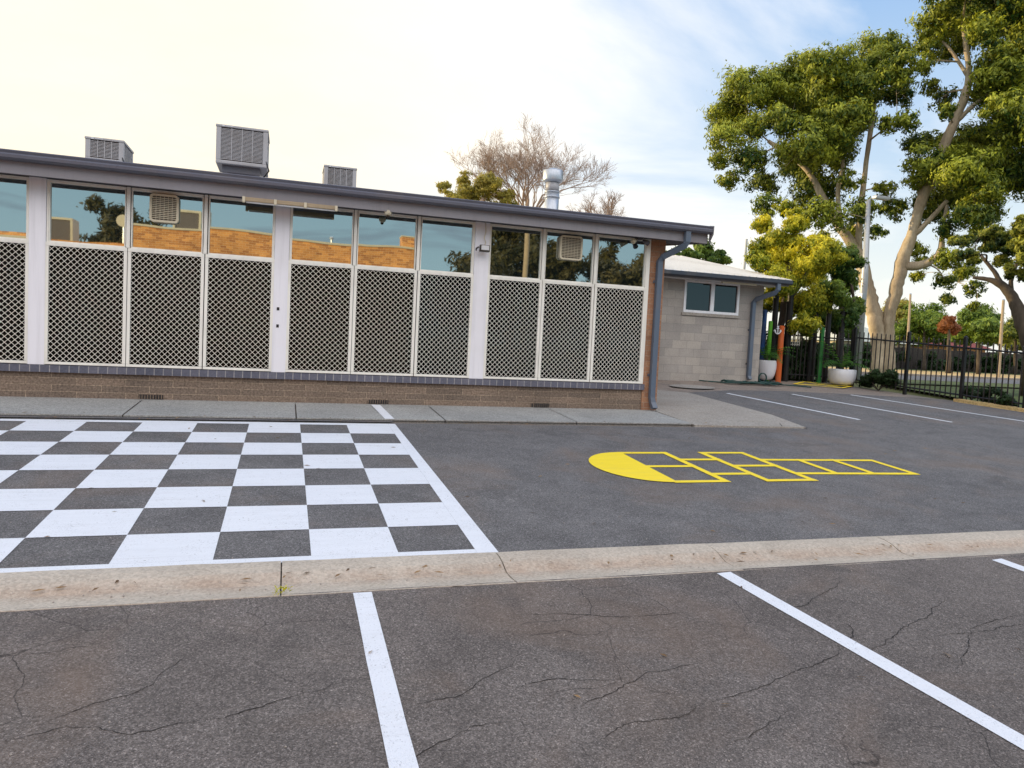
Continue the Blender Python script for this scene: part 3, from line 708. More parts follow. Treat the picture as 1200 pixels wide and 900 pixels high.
# downpipe at the corner
dp = thing('downpipe', 'slate blue square downpipe on the salmon brick corner pillar', 'downpipe', (5.82, WY-.07, .72))
def sqpipe(mb, pts, w_, d_):
    o = len(mb.v)
    for i, p in enumerate(pts):
        a = Vector(pts[max(i-1, 0)]); b = Vector(pts[min(i+1, len(pts)-1)]); d = (b-a).normalized()
        sx = Vector((1, 0, 0)) if abs(d.x) < .2 else (Vector((0, 1, 0)).cross(d)).normalized()
        if sx.x < 0: sx = -sx
        sy = sx.cross(d).normalized(); 
        if sy.y < 0: sy = -sy
        P0 = Vector(p)
        for ux, uy in ((-1, -1), (1, -1), (1, 1), (-1, 1)): mb.v.append(tuple(P0+sx*ux*w_/2+sy*uy*d_/2))
    for i in range(len(pts)-1):
        for k in range(4): mb.f.append((o+i*4+k, o+i*4+(k+1) % 4, o+i*4+4+(k+1) % 4, o+i*4+4+k))
    mb.f.append((o+3, o+2, o+1, o)); e_ = o+(len(pts)-1)*4; mb.f.append((e_, e_+1, e_+2, e_+3)); return mb
dpm = MB(); PY = WY-.062
sqpipe(dpm, [(6.10, FY-.055, 3.66), (6.10, FY-.055, 3.50), (6.085, FY-.03, 3.44), (5.84, WY-.11, 3.265), (5.815, PY, 3.19), (5.815, PY, 2.0), (5.815, PY, .95), (5.83, PY-.015, .86), (5.845, PY-.06, .77)], .088, .075)
obj('pipe', dpm, 'pipe', dp)
for z in (2.86, 1.32):
    obj('bracket', MB().box(5.738, 5.892, WY-.03, WY-.008, z-.02, z+.02, .004), 'gutter', dp)
for z in (3.49, 3.24): pass

# under-eave batten light, flood light, sensor, corner fixture
bl = thing('batten_light', 'long cream fluorescent batten light fixed under the front eave', 'light fitting', (.02, FY+.01, 3.50))
obj('housing', MB().box(-.585, .625, FY-.035, FY+.035, 3.452, 3.505, .008), 'timber', bl)
tb_ = MB().tube([(-.56, FY-.01, 3.442), (.60, FY-.01, 3.442)], .013, 10); obj('tube', tb_, 'lens', bl, smooth=True)
for x in (-.59, -.19, .20, .61): obj('clip', MB().box(x-.018, x+.018, FY-.045, FY+.02, 3.435, 3.508, .005), 'cream', bl)
fl = thing('flood_light', 'small black flood light on the white post under a hanging wire', 'light fitting', (2.82, WY-.05, 3.14))
obj('housing', MB().box(2.735, 2.885, WY-.19, WY-.12, 3.085, 3.185, .01), 'blackp', fl)
obj('lens', MB().box(2.75, 2.87, WY-.197, WY-.191, 3.108, 3.176, .002), 'lens', fl)
obj('bracket', MB().box(2.79, 2.83, WY-.12, WY-.031, 3.12, 3.16).tube([(2.72, WY-.15, 3.15), (2.69, WY-.12, 3.13), (2.70, WY-.08, 3.11)], .012, 6), 'blackp', fl)
obj('wire', MB().tube([(2.84, WY-.04, 3.55), (2.845, WY-.045, 3.4), (2.825, WY-.045, 3.30), (2.85, WY-.05, 3.25), (2.83, WY-.08, 3.18)], .006, 6), 'cream', fl, smooth=True)
ss = thing('motion_sensor', 'round cream motion sensor under the front eave', 'sensor', (1.33, FY+.05, 3.50))
obj('body', MB().lathe([(.052, .03), (.055, .0), (.045, -.03), (.02, -.05)], (1.33, FY+.05, 3.50), 18), 'cream', ss, smooth=True)
obj('lens', MB().lathe([(.026, 0), (.022, -.02), (.008, -.03)], (1.33, FY+.02, 3.455), 12), 'soil', ss, smooth=True)
cf = thing('corner_spotlight', 'twin lamp fixture under the eave by the brick corner', 'light fitting', (5.38, WY-.10, 3.47))
obj('base', MB().box(5.34, 5.44, WY-.16, WY-.05, 3.50, 3.548, .01), 'soffit', cf)
obj('lamp', MB().tube([(5.33, WY-.13, 3.49), (5.24, WY-.2, 3.45)], [.025, .045], 12), 'cream', cf, smooth=True)
obj('lamp', MB().tube([(5.45, WY-.13, 3.49), (5.52, WY-.2, 3.44)], [.025, .045], 12), 'soffit', cf, smooth=True)

# window vents (cream grilles set in the upper panes)
def window_vent(x0, x1, z0, z1, label):
    t = thing('window_vent', label, 'vent', ((x0+x1)/2, WY-.02, z0), 'cream vents in the upper windows')
    fr = MB(); c = .045; y0, y1 = WY-.055, WY+.02
    def rr(a0, a1, b0, b1, r, n=5):
        out = []
        for cx, cz, s0 in ((a1-r, b1-r, 0), (a0+r, b1-r, 1), (a0+r, b0+r, 2), (a1-r, b0+r, 3)):
            for i in range(n+1): an = (s0+i/n)*PI/2; out.append((cx+r*math.cos(an), cz+r*math.sin(an)))
        return out
    A_ = rr(x0, x1, z0, z1, .05); B_ = rr(x0+.028, x1-.028, z0+.028, z1-.028, .03); n = len(A_)
    vs = [(p[0], y0, p[1]) for p in A_]+[(p[0], y0, p[1]) for p in B_]+[(p[0], y1, p[1]) for p in A_]+[(p[0], y0+.02, p[1]) for p in B_]
    fs = []
    for i in range(n):
        j = (i+1) % n; fs += [(i, j, n+j, n+i), (j, i, 2*n+i, 2*n+j), (n+i, n+j, 3*n+j, 3*n+i)]
    fr.add(vs, fs); obj('frame', fr, 'cream', t)
    obj('backing', MB().box(x0+.02, x1-.02, y0+.03, y0+.04, z0+.02, z1-.02), 'pad', t)
    sl2 = MB(); n = 13
    for i in range(1, n): z = z0+.03+(z1-z0-.06)*i/n; sl2.box(x0+.028, x1-.028, y0+.004, y0+.028, z-.0042, z+.0042)
    for i in range(1, 6): x = x0+.03+(x1-x0-.06)*i/6; sl2.box(x-.003, x+.003, y0+.001, y0+.0038, z0+.03, z1-.03)
    obj('louvre', sl2, 'cream', t)
window_vent(-1.775, -1.42, 3.115, 3.485, 'cream louvred vent in the second pane of the left full bay')
window_vent(4.06, 4.44, 3.09, 3.465, 'cream louvred vent in the pane near the brick corner')

# roof coolers
def cooler(x0, x1, y0, y1, z0, z1, label, skirt=.12, slats=11, dropz=None):
    t = thing('evaporative_cooler', label, 'air cooler', ((x0+x1)/2, (y0+y1)/2, z0-.2), 'grey evaporative coolers on the roof')
    b = MB(); fw = .075; d = .03
    b.box(x0, x1, y0, y1, z1-.035, z1, .012); b.box(x0+.01, x1-.01, y0+.01, y1-.01, z0, z0+.05, .01)
    for x in (x0+.01, x1-.01-fw):
        for y in (y0+.01, y1-.01-fw): b.box(x, x+fw, y, y+fw, z0+.052, z1-.037, .008)
    obj('casing', b, 'cooler', t)
    pd = MB().box(x0+.055, x1-.055, y0+.05, y1-.05, z0+.06, z1-.04)
    obj('pad', pd, 'pad', t)
    s2 = MB()
    for i in range(slats*2):
        z = z0+.075+(z1-z0-.135)*i/(slats*2-1)
        s2.box(x0+.087, x1-.087, y0+.018, y0+.032, z-.005, z+.005); s2.box(x0+.018, x0+.032, y0+.087, y1-.087, z-.005, z+.005); s2.box(x1-.032, x1-.018, y0+.087, y1-.087, z-.005, z+.005)
    for i in (1, 2, 3):
        x = x0+.087+(x1-x0-.174)*i/4; s2.box(x-.006, x+.006, y0+.014, y0+.0175, z0+.06, z1-.04)
    obj('louvre', s2, 'cooler', t)
    # duct skirt and roof dropper
    k = MB().box(x0+.10, x1-.12, y0+.12, y1-.12, z0-skirt, z0-.002, .01)
    k.box(x0+.2, x1-.22, y0+.22, y1-.22, (dropz if dropz else z0-.5), z0-skirt-.002)
    obj('duct', k, 'gutter', t)
    c = MB().tube([(x1-.03, y0+.02, z0+.1), (x1+.02, y0-.0, z0-.05), (x1-.06, y0+.03, z0-.16), (x1-.1, y0+.1, z0-.25)], .012, 6)
    obj('cable', c, 'black', t, smooth=True)
    obj('badge', MB().box(x0+.10, x0+.135, y0-.004, y0+.009, z1-.03, z1-.012).box(x0+.15, x0+.27, y0-.004, y0+.009, z1-.025, z1-.016), 'lens', t)
    return t
cooler(-3.20, -2.62, 13.3, 14.1, 4.36, 4.735, 'leftmost and smallest-looking grey roof cooler beside the sky glow', slats=6, dropz=3.9)
cooler(-1.185, -.37, 12.7, 13.5, 4.43, 5.045, 'largest grey roof cooler standing up on its duct', slats=12, dropz=3.9)
cooler(.60, 1.235, 14.5, 15.2, 4.52, 4.995, 'rightmost grey roof cooler half hidden behind the gutter', slats=8, dropz=4.0)
# flue
fx, fy_ = 5.20, 14.2
fu = thing('roof_flue', 'galvanised round roof flue with a wide cap above the gutter', 'flue', (fx, fy_, 4.1))
obj('pipe', MB().lathe([(.148, 3.95), (.148, 4.92)], (fx, fy_, 0), 28), 'galv', fu, smooth=True)
obj('collar', MB().lathe([(.15, 4.83), (.165, 4.84), (.165, 4.86), (.15, 4.87)], (fx, fy_, -.05), 28).lathe([(.15, 4.72), (.162, 4.73), (.162, 4.74), (.15, 4.75)], (fx, fy_, .17), 28), 'galv', fu, smooth=True)
obj('cap', MB().lathe([(.16, 5.10), (.205, 5.13), (.21, 5.15), (.21, 5.33), (.20, 5.345), (.05, 5.40)], (fx, fy_, .0), 28), 'galv', fu, smooth=True)
obj('neck', MB().lathe([(.14, 4.92), (.14, 5.11)], (fx, fy_, 0), 28), 'cooler', fu, smooth=True)

# ------------------------------------------------------------------ block building
bk = thing('block_building', 'low grey concrete block building with white sliding window and pale roof', 'building', (10.0, 15.45, 1.05))
KY = 15.45; KX0, KX1 = 7.6, 11.46; KD = 25.1
wb = MB()
wz0, wz1, wx0, wx1 = 2.69, 3.468, 9.19, 10.75
wb.box(KX0, wx0, KY, KY+.19, .6, 3.47); wb.box(wx1, KX1, KY, KY+.19, .6, 3.47); wb.box(wx0, wx1, KY, KY+.19, .6, wz0-.075)
wb.box(KX1-.19, KX1-.002, KY+.192, KD, .6, 3.47); wb.box(KX0, KX0+.19, KY+.192, KD, .6, 3.47); wb.box(KX0, KX1, KD+.002, KD+.19, .6, 3.47)
obj('wall', wb, 'block', bk)
obj('window_sill', MB().box(wx0-.04, wx1+.02, KY-.03, KY+.15, wz0-.073, wz0-.003, .006), 'slab', bk)
wf = MB(); f = .06
wf.box(wx0, wx1, KY-.015, KY+.06, wz0, wz0+f, .005); wf.box(wx0, wx1, KY-.015, KY+.06, wz1-.05, wz1, .005)
wf.box(wx0, wx0+f, KY-.015, KY+.06, wz0+f+.002, wz1-.052); wf.box(wx1-f, wx1, KY-.015, KY+.06, wz0+f+.002, wz1-.052); wf.box(9.93, 10.03, KY-.02, KY+.06, wz0+f+.002, wz1-.052)
wo = obj('window', wf, 'winframe', bk)
obj('pane', MB().box(wx0+f, 9.93, KY+.02, KY+.03, wz0+f, wz1-.05), 'winglass', wo)
obj('pane', MB().box(10.03, wx1-f, KY+.03, KY+.04, wz0+f, wz1-.05), 'winglass', wo)
EY = 14.95; EX1 = 11.85; ez = 3.60; RY2, RZ2 = 20.3, 3.60+(20.3-14.95)*.212
r2 = MB(); corr_roof(r2, 7.3, EX1, EY-.05, ez, RY2, RZ2, .2, .02); corr_roof(r2, 7.3, EX1, KD+.6, ez, RY2, RZ2, .2, .02)
obj('roof', r2, 'roofmetal', bk)
f2 = MB().box(7.3, EX1-.03, EY+.03, EY+.055, 3.46, 3.575)
f2.prism([(EY+.06, 3.46), (EY+.06, 3.585), (RY2, RZ2-.02), (KD+.5, 3.585), (KD+.5, 3.46), (RY2, RZ2-.17)], 'x', EX1-.03, EX1-.005)
obj('fascia', f2, 'fascia', bk)
obj('soffit', MB().box(7.3, EX1-.032, EY+.058, KY+.3, 3.474, 3.486), 'winframe', bk)
obj('gutter', MB().prism([(EY+.028, 3.49), (EY-.06, 3.49), (EY-.09, 3.52), (EY-.09, 3.60), (EY-.075, 3.607), (EY+.028, 3.607)], 'x', 7.3, EX1), 'gutter2', bk)
obj('eave_light', MB().box(9.98, 10.95, EY+.09, EY+.16, 3.425, 3.47, .008), 'cream', bk)
dp2 = thing('downpipe', 'slate blue square downpipe on the grey block wall', 'downpipe', (11.15, KY-.05, 1.06))
dm = MB(); sqpipe(dm, [(11.47, EY-.03, 3.50), (11.47, EY-.03, 3.36), (11.44, EY+.03, 3.28), (11.17, KY-.11, 3.12), (11.14, KY-.055, 3.04), (11.14, KY-.055, 1.2), (11.15, KY-.09, 1.11)], .095, .085)
obj('pipe', dm, 'pipe', dp2)
for z in (2.35, 1.5): obj('bracket', MB().box(11.06, 11.22, KY-.016, KY-.004, z-.02, z+.02), 'gutter2', dp2)
# cones of the aerial mast
ms_ = [[13.713,19.578,4.34],[13.723,19.571,5.354]]
mt = thing('roof_aerial', 'thin grey aerial mast with a side stay behind the pale roof', 'aerial', ms_[0])
obj('mast', MB().tube([ms_[0], ms_[1]], .035, 8), 'polegrey', mt); x, y, z = ms_[0]
obj('stay', MB().tube([(x, y, ms_[1][2]-.55), (x+.65, y, z+.1)], .014, 6), 'polegrey', mt)

# ------------------------------------------------------------------ gate end: poles, fences, pots
def gz(y): return tz(0, y)
def pole(name, x, y, zt, rad, mat, label, cat='pole', grp=None, n=12, base=None):
    b = gz(y)-.05 if base is None else base
    mb = MB().lathe([(rad, 0), (rad, zt-b-.02), (rad*.7, zt-b)], (x, y, b), n); o = obj(name, mb, mat, smooth=False, loc=None)
    tag(o, label, cat, grp); return o
pole('painted_pole', 12.20, 16.35, 2.95, .06, 'blue', 'blue painted pole beside the block wall corner', grp='painted poles by the gate')
pole('painted_pole', 12.23, 16.12, 2.65, .055, 'lime', 'lime green painted pole behind the egg-shaped pot', grp='painted poles by the gate')
pole('painted_pole', 12.38, 15.85, 2.53, .072, 'orange', 'orange painted pole beside the white anchor', grp='painted poles by the gate')
pole('painted_pole', 13.80, 16.0, 2.56, .065, 'green', 'dark green painted pole in the middle of the gate', grp='painted poles by the gate')
tg = 'tall black timber posts by the gate'
for x, y, zt, lb, rr in ((12.45, 16.25, 3.53, 'tall black post left of the orange pole', .075), (12.86, 16.2, 3.50, 'tall black post right of the orange pole', .09), (13.80, 16.3, 2.98, 'black post left of the dark green pole', .075), (14.20, 16.25, 3.38, 'tallest black post right of the dark green pole', .07), (14.70, 16.3, 3.05, 'black post behind the bowl-shaped pot', .075)):
    pole('black_post', x, y, zt, rr, 'black', lb, 'post', tg)
# anchor
ax, ay, az = 12.17, 15.72, 2.40
an = MB(); cw = .022
def flatring(mb, c, R0, R1, a0, a1, y0, y1, n=20):
    vs = []
    for i in range(n+1):
        t = a0+(a1-a0)*i/n
        for R_, yy in ((R0, y0), (R1, y0), (R1, y1), (R0, y1)): vs.append((c[0]+R_*math.cos(t), yy, c[1]+R_*math.sin(t)))
    mb.add(vs, [(i*4+k, i*4+(k+1) % 4, i*4+4+(k+1) % 4, i*4+4+k) for i in range(n) for k in range(4)])
flatring(an, (ax, az+.15), .022, .045, 0, 2*PI, ay, ay+.03, 16)
an.box(ax-.014, ax+.014, ay, ay+.03, az-.16, az+.107); an.box(ax-.075, ax+.075, ay-.003, ay+.033, az+.055, az+.083)
flatring(an, (ax, az-.02), .12, .152, PI*1.02, PI*1.98, ay, ay+.03)
for s_ in (-1, 1): an.prism([(ax+s_*.185, az-.05), (ax+s_*.10, az-.05), (ax+s_*.15, az+.035)][::s_], 'y', ay-.002, ay+.032)
an.v = [(ax+(v[0]-ax)*.6, v[1], az+(v[2]-az)*.6) for v in an.v]
tag(obj('anchor_ornament', an, 'pot'), 'white anchor ornament mounted beside the orange pole', 'anchor')
# fence panels
def picket_fence(root, nodes, h, sp=.115, pr=.0185, spear=True, gz_=None):
    for (x, y) in nodes:
        b = tz(x, y)-.05
        po = MB().box(x-.035, x+.035, y-.035, y+.035, b, tz(x, y)+h+.06, .006); po.lathe([(.045, 0), (.045, .02), (.01, .05)], (x, y, tz(x, y)+h+.06), 8)
        obj('post', po, 'black', root)
    for (a, b) in zip(nodes[:-1], nodes[1:]):
        L = math.hypot(b[0]-a[0], b[1]-a[1]); n = max(2, round(L/sp)); ux, uy = (b[0]-a[0])/L, (b[1]-a[1])/L; pk = MB()
        for i in range(1, n):
            t = i/n; x = a[0]+(b[0]-a[0])*t; y = a[1]+(b[1]-a[1])*t; z = tz(x, y)
            pk.tube([(x, y, z+.05), (x, y, z+h-.03)], pr, 4, True); pk.tube([(x, y, z+h-.03), (x, y, z+h)], [pr*1.25, .002], 4, False)
        for hh in (.16, h-.17):
            pk.tube([(a[0], a[1], tz(*a)+hh), (b[0], b[1], tz(*b)+hh)], .02, 4)
        obj('panel', pk, 'black', root)
fr_ = thing('steel_fence', 'black steel picket fence with spear tips running along the street', 'fence', (FL[1][0], FL[1][1], tz(*FL[1])))
picket_fence(fr_, FL[1:], 1.44)
gf_ = thing('steel_gate', 'black steel picket gate between the block building and the bowl pot', 'gate', (13.2, 16.12, tz(13.2, 16.12)))
picket_fence(gf_, [(12.10, 16.55), (12.80, 16.36), (13.55, 16.14)], 1.40)
picket_fence(gf_, [(13.56, 16.12), (14.40, 15.52)], 1.38)
obj('latch', MB().box(12.86, 12.95, 16.2, 16.23, 1.95, 2.02), 'galv', gf_)
gr2 = MB()
for k in range(5): gr2.box(12.93+.0, 13.22, 16.17, 16.185, 2.06+k*.075, 2.072+k*.075)
for k in range(5): gr2.box(12.93+k*.07, 12.942+k*.07, 16.155, 16.169, 2.03, 2.38)
obj('grille', gr2, 'frame', gf_)
# raised edging in front of the fence
ke = MB()
for a, b in zip(FL[3:-1], FL[4:]):
    ke.add([(a[0]-.22, a[1], tz(*a)-.05), (b[0]-.22, b[1], tz(*b)-.05), (b[0]-.22, b[1], tz(*b)+.07), (a[0]-.22, a[1], tz(*a)+.07), (b[0]+.1, b[1], tz(*b)+.07), (a[0]+.1, a[1], tz(*a)+.07)], [(0, 1, 2, 3), (3, 2, 4, 5)])
a = FL[3]; ke.add([(a[0]-.22, a[1], tz(*a)-.05), (a[0]-.22, a[1], tz(*a)+.07), (a[0]+.1, a[1], tz(*a)+.07), (a[0]+.1, a[1], tz(*a)-.05)], [(0, 1, 2, 3)])
struct('garden_edging', ke, 'drygrass', 'low earth-stained kerb at the foot of the street fence', 'kerb')

def leaf_cloud(centers, n, size, asp, rs, droop=.3, tintbase=None, shell=.35):
    """n leaves around many small puffs; returns verts, faces, tint"""
    c = np.asarray(centers)          # x y z r
    wgt = c[:, 3]**2; idx = rs.choice(len(c), n, p=wgt/wgt.sum())
    d = rs.normal(size=(n, 3)); d /= np.linalg.norm(d, axis=1)[:, None]
    # each puff is a lopsided ellipsoid with a ragged edge and hanging wisps
    axs = rs.uniform(.7, 1.35, size=(len(c), 3)); axs[:, 2] *= .78
    wob = 1+.28*np.sin(d[:, 0]*5+idx*1.7)*np.sin(d[:, 1]*6+idx*.9)+.2*np.sin(d[:, 2]*8+idx*2.3)
    rad = c[idx, 3]*(shell+(1-shell)*rs.random(n)**.6)*wob*(1+.30*np.abs(rs.normal(size=n))*(rs.random(n) < .22))
    P0 = c[idx, :3]+d*rad[:, None]*axs[idx]
    P0[:, 2] -= droop*.35*c[idx, 3]*rs.random(n)**2
    # leaves face outwards from their spray, turned so clumps show lit and shaded sides
    nr = d*1.0+rs.normal(size=(n, 3))*.55
    if c.shape[1] > 4: nr = nr+c[idx, 4:7]*1.0
    nr /= np.linalg.norm(nr, axis=1)[:, None]
    a = rs.normal(size=(n, 3)); a[:, 2] -= droop*1.6; a -= nr*(a*nr).sum(1)[:, None]; a /= np.linalg.norm(a, axis=1)[:, None]
    b = np.cross(a, nr)
    s = size*(.6+.8*rs.random(n))[:, None]
    v = np.stack([P0-a*s*.5, P0+b*s*asp*.5, P0+a*s*.5, P0-b*s*asp*.5], 1).reshape(-1, 3)
    f = np.arange(n*4).reshape(-1, 4)
    base = (tintbase[idx] if tintbase is not None else .5)
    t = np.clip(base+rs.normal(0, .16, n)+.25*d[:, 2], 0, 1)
    return v, f, np.repeat(t, 4)
def puffs(bl, rs, k=9, pr=(.30, .5), flat=.8):
    out = []; tb = []
    for x, y, z, r in bl:
        b0 = rs.random()
        m = max(3, int(k*(.5+r)))
        for i in range(m):
            d = rs.normal(size=3); d /= np.linalg.norm(d); q = r*(rs.random()**.45)*.85
            out.append((x+d[0]*q, y+d[1]*q, z+d[2]*q*flat, max(.10, r*rs.uniform(*pr)), d[0]*q/r, d[1]*q/r, d[2]*q/r)); tb.append(.02+.36*b0+.36*rs.random())
    return np.array(out), np.array(tb)
def qobj(name, v, f, t, mat, parent=None, loc=None):
    off = np.array(parent['_w'] if parent is not None else (loc or (0, 0, 0)))
    me = bpy.data.meshes.new(name); n = len(f); k = f.shape[1]
    me.vertices.add(len(v)); me.vertices.foreach_set('co', (v-off).astype(np.float32).ravel())
    me.loops.add(n*k); me.loops.foreach_set('vertex_index', f.astype(np.int32).ravel())
    me.polygons.add(n); me.polygons.foreach_set('loop_start', np.arange(0, n*k, k, dtype=np.int32)); me.update(calc_edges=True)
    me.materials.append(M[mat]); at_ = me.attributes.new('tint', 'FLOAT', 'POINT'); at_.data.foreach_set('value', t.astype(np.float32))
    o = bpy.data.objects.new(name, me); COL.objects.link(o)
    if parent is not None: o.parent = parent
    else: o.location = tuple(off)
    o['_w'] = tuple(off); return o
def smooth_path(pts, sub=5):
    p = [np.array(q, float) for q in pts]; out = []
    for i in range(len(p)-1):
        p0, p1, p2, p3 = p[max(i-1, 0)], p[i], p[i+1], p[min(i+2, len(p)-1)]
        for s_ in range(sub):
            t = s_/sub; out.append(.5*((2*p1)+(-p0+p2)*t+(2*p0-5*p1+4*p2-p3)*t*t+(-p0+3*p1-3*p2+p3)*t**3))
    out.append(p[-1]); return out
def tree(name, label, bl, stems, leafmat_, bark, n, size, seed, asp=.35, droop=.3, grp=None, k=9, twig=True, cat='tree', pr=(.30, .5), sub=5, rscale=1.0):
    rs = np.random.default_rng(seed); r2 = random.Random(seed)
    bl = [(b[0], b[1], b[2], b[3]*rscale) for b in bl]
    bs = stems[0][0] if stems else bl[0]
    base = (bs[0], bs[1], tz(bs[0], bs[1]))
    root = thing(name, label, cat, base, grp)
    tk = MB(); sk = []; S_ = None
    for i, s_ in enumerate(stems):
        P_ = smooth_path([q[:4] for q in s_], sub)
        if i == 0 or abs(s_[0][2]-stems[0][0][2]) < .05:
            P_[0] = np.array([P_[0][0], P_[0][1], base[2]-.1, P_[0][3]*1.1])
        P_ = [np.array([q[0]+r2.gauss(0, .06)*q[3], q[1]+r2.gauss(0, .06)*q[3], q[2], max(.012, q[3]*(1+r2.gauss(0, .04)))]) for q in P_]
        tk.tube([q[:3] for q in P_], [q[3] for q in P_], 12 if P_[0][3] > .1 else 7); sk += P_
    if twig and sk:
        S_ = [tuple(q) for q in sk]; rem = list(bl)
        A0 = np.array(S_); Dm = [np.linalg.norm(A0[:, :3]-np.array(q[:3]), axis=1).min() for q in rem]
        while rem:
            i = int(np.argmin(Dm)); x, y, z, r = rem.pop(i); Dm.pop(i)
            A_ = np.array(S_); d = np.linalg.norm(A_[:, :3]-np.array([x, y, z]), axis=1)+np.maximum(0, A_[:, 2]-z)*.35
            q = A_[d.argmin()]; p0 = q[:3]; p3 = np.array([x, y, z]); L = np.linalg.norm(p3-p0)
            if L >= .15:
                mid = (p0+p3)/2+np.array([r2.gauss(0, .10)*L, r2.gauss(0, .10)*L, .08*L]); w0 = max(.012, min(q[3]*.7, .018+.016*L))
                pp = smooth_path([p0, mid, p3], 4); N = len(pp); ww = [w0*(1-.6*i_/(N-1)) for i_ in range(N)]
                tk.tube(pp, ww, 5); new = [(*pp[j], ww[j]) for j in range(1, N)]; S_ += new
                for j, o_ in enumerate(rem): Dm[j] = min(Dm[j], min(math.dist(o_[:3], m_[:3]) for m_ in new))
            else: pp = [p3, p3]; w0 = .03; N = 2
            for _ in range(5):
                dd = rs.normal(size=3); dd /= np.linalg.norm(dd); e = p3+dd*r*.85; s0 = pp[r2.randrange(N//2, N)]
                tk.tube([s0, (s0+e)/2+rs.normal(size=3)*.08*r, e], [w0*.35, w0*.25, w0*.12], 4)
    tro = obj('trunk', tk, bark, root, smooth=True)
    c, tb = puffs(bl, rs, k, pr)
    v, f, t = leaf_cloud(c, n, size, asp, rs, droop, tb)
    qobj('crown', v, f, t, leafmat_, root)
    return root
GUMS = [[[18.893,19.17,1.673,0.224],[18.839,19.223,2.382,0.224],[18.753,19.306,3.003,0.256],[18.628,19.426,3.653,0.24],[18.484,19.562,4.276,0.224],[18.354,19.684,4.986,0.208],[18.091,19.925,5.644,0.176],[17.81,20.174,6.136,0.144],[17.426,20.505,6.952,0.128],[16.999,20.858,7.98,0.096],[16.539,21.223,8.583,0.08],[15.838,21.748,9.202,0.064]],[[18.322,19.713,4.873,0.128],[18.237,19.791,5.784,0.112],[18.236,19.792,6.918,0.096],[18.274,19.758,8.043,0.08],[18.322,19.713,9.298,0.08],[18.393,19.647,10.816,0.064]],[[17.81,20.174,6.136,0.096],[17.687,20.282,7.371,0.08],[17.755,20.223,8.364,0.064],[17.636,20.326,9.507,0.064]],[[19.125,18.94,1.692,0.176],[19.065,19.0,2.537,0.16],[19.042,19.023,3.354,0.192],[19.118,18.947,3.974,0.208],[19.175,18.89,4.59,0.208],[19.231,18.833,5.202,0.208],[19.355,18.706,5.808,0.176],[19.426,18.633,6.438,0.16],[19.536,18.518,7.251,0.176],[19.817,18.22,8.493,0.16],[19.981,18.04,9.325,0.144],[20.143,17.861,10.117,0.128],[20.187,17.811,10.766,0.096],[20.118,17.888,11.567,0.08],[19.996,18.024,12.514,0.064]],[[19.23,18.834,4.869,0.144],[19.569,18.484,4.893,0.144],[19.837,18.197,5.108,0.112],[19.95,18.075,5.431,0.096],[19.951,18.073,6.055,0.064],[19.994,18.027,6.808,0.048]],[[19.355,18.706,5.808,0.112],[19.619,18.431,6.236,0.08],[19.987,18.034,6.943,0.064]],[[19.536,18.518,7.251,0.096],[20.098,17.911,7.87,0.08],[20.682,17.238,8.059,0.064],[21.215,16.582,8.362,0.048]],[[19.981,18.04,9.325,0.08],[20.376,17.596,9.941,0.064],[20.849,17.037,10.485,0.064],[21.147,16.668,11.296,0.048]],[[20.187,17.811,10.766,0.064],[19.838,18.197,11.633,0.048],[19.576,18.477,12.09,0.032]]]
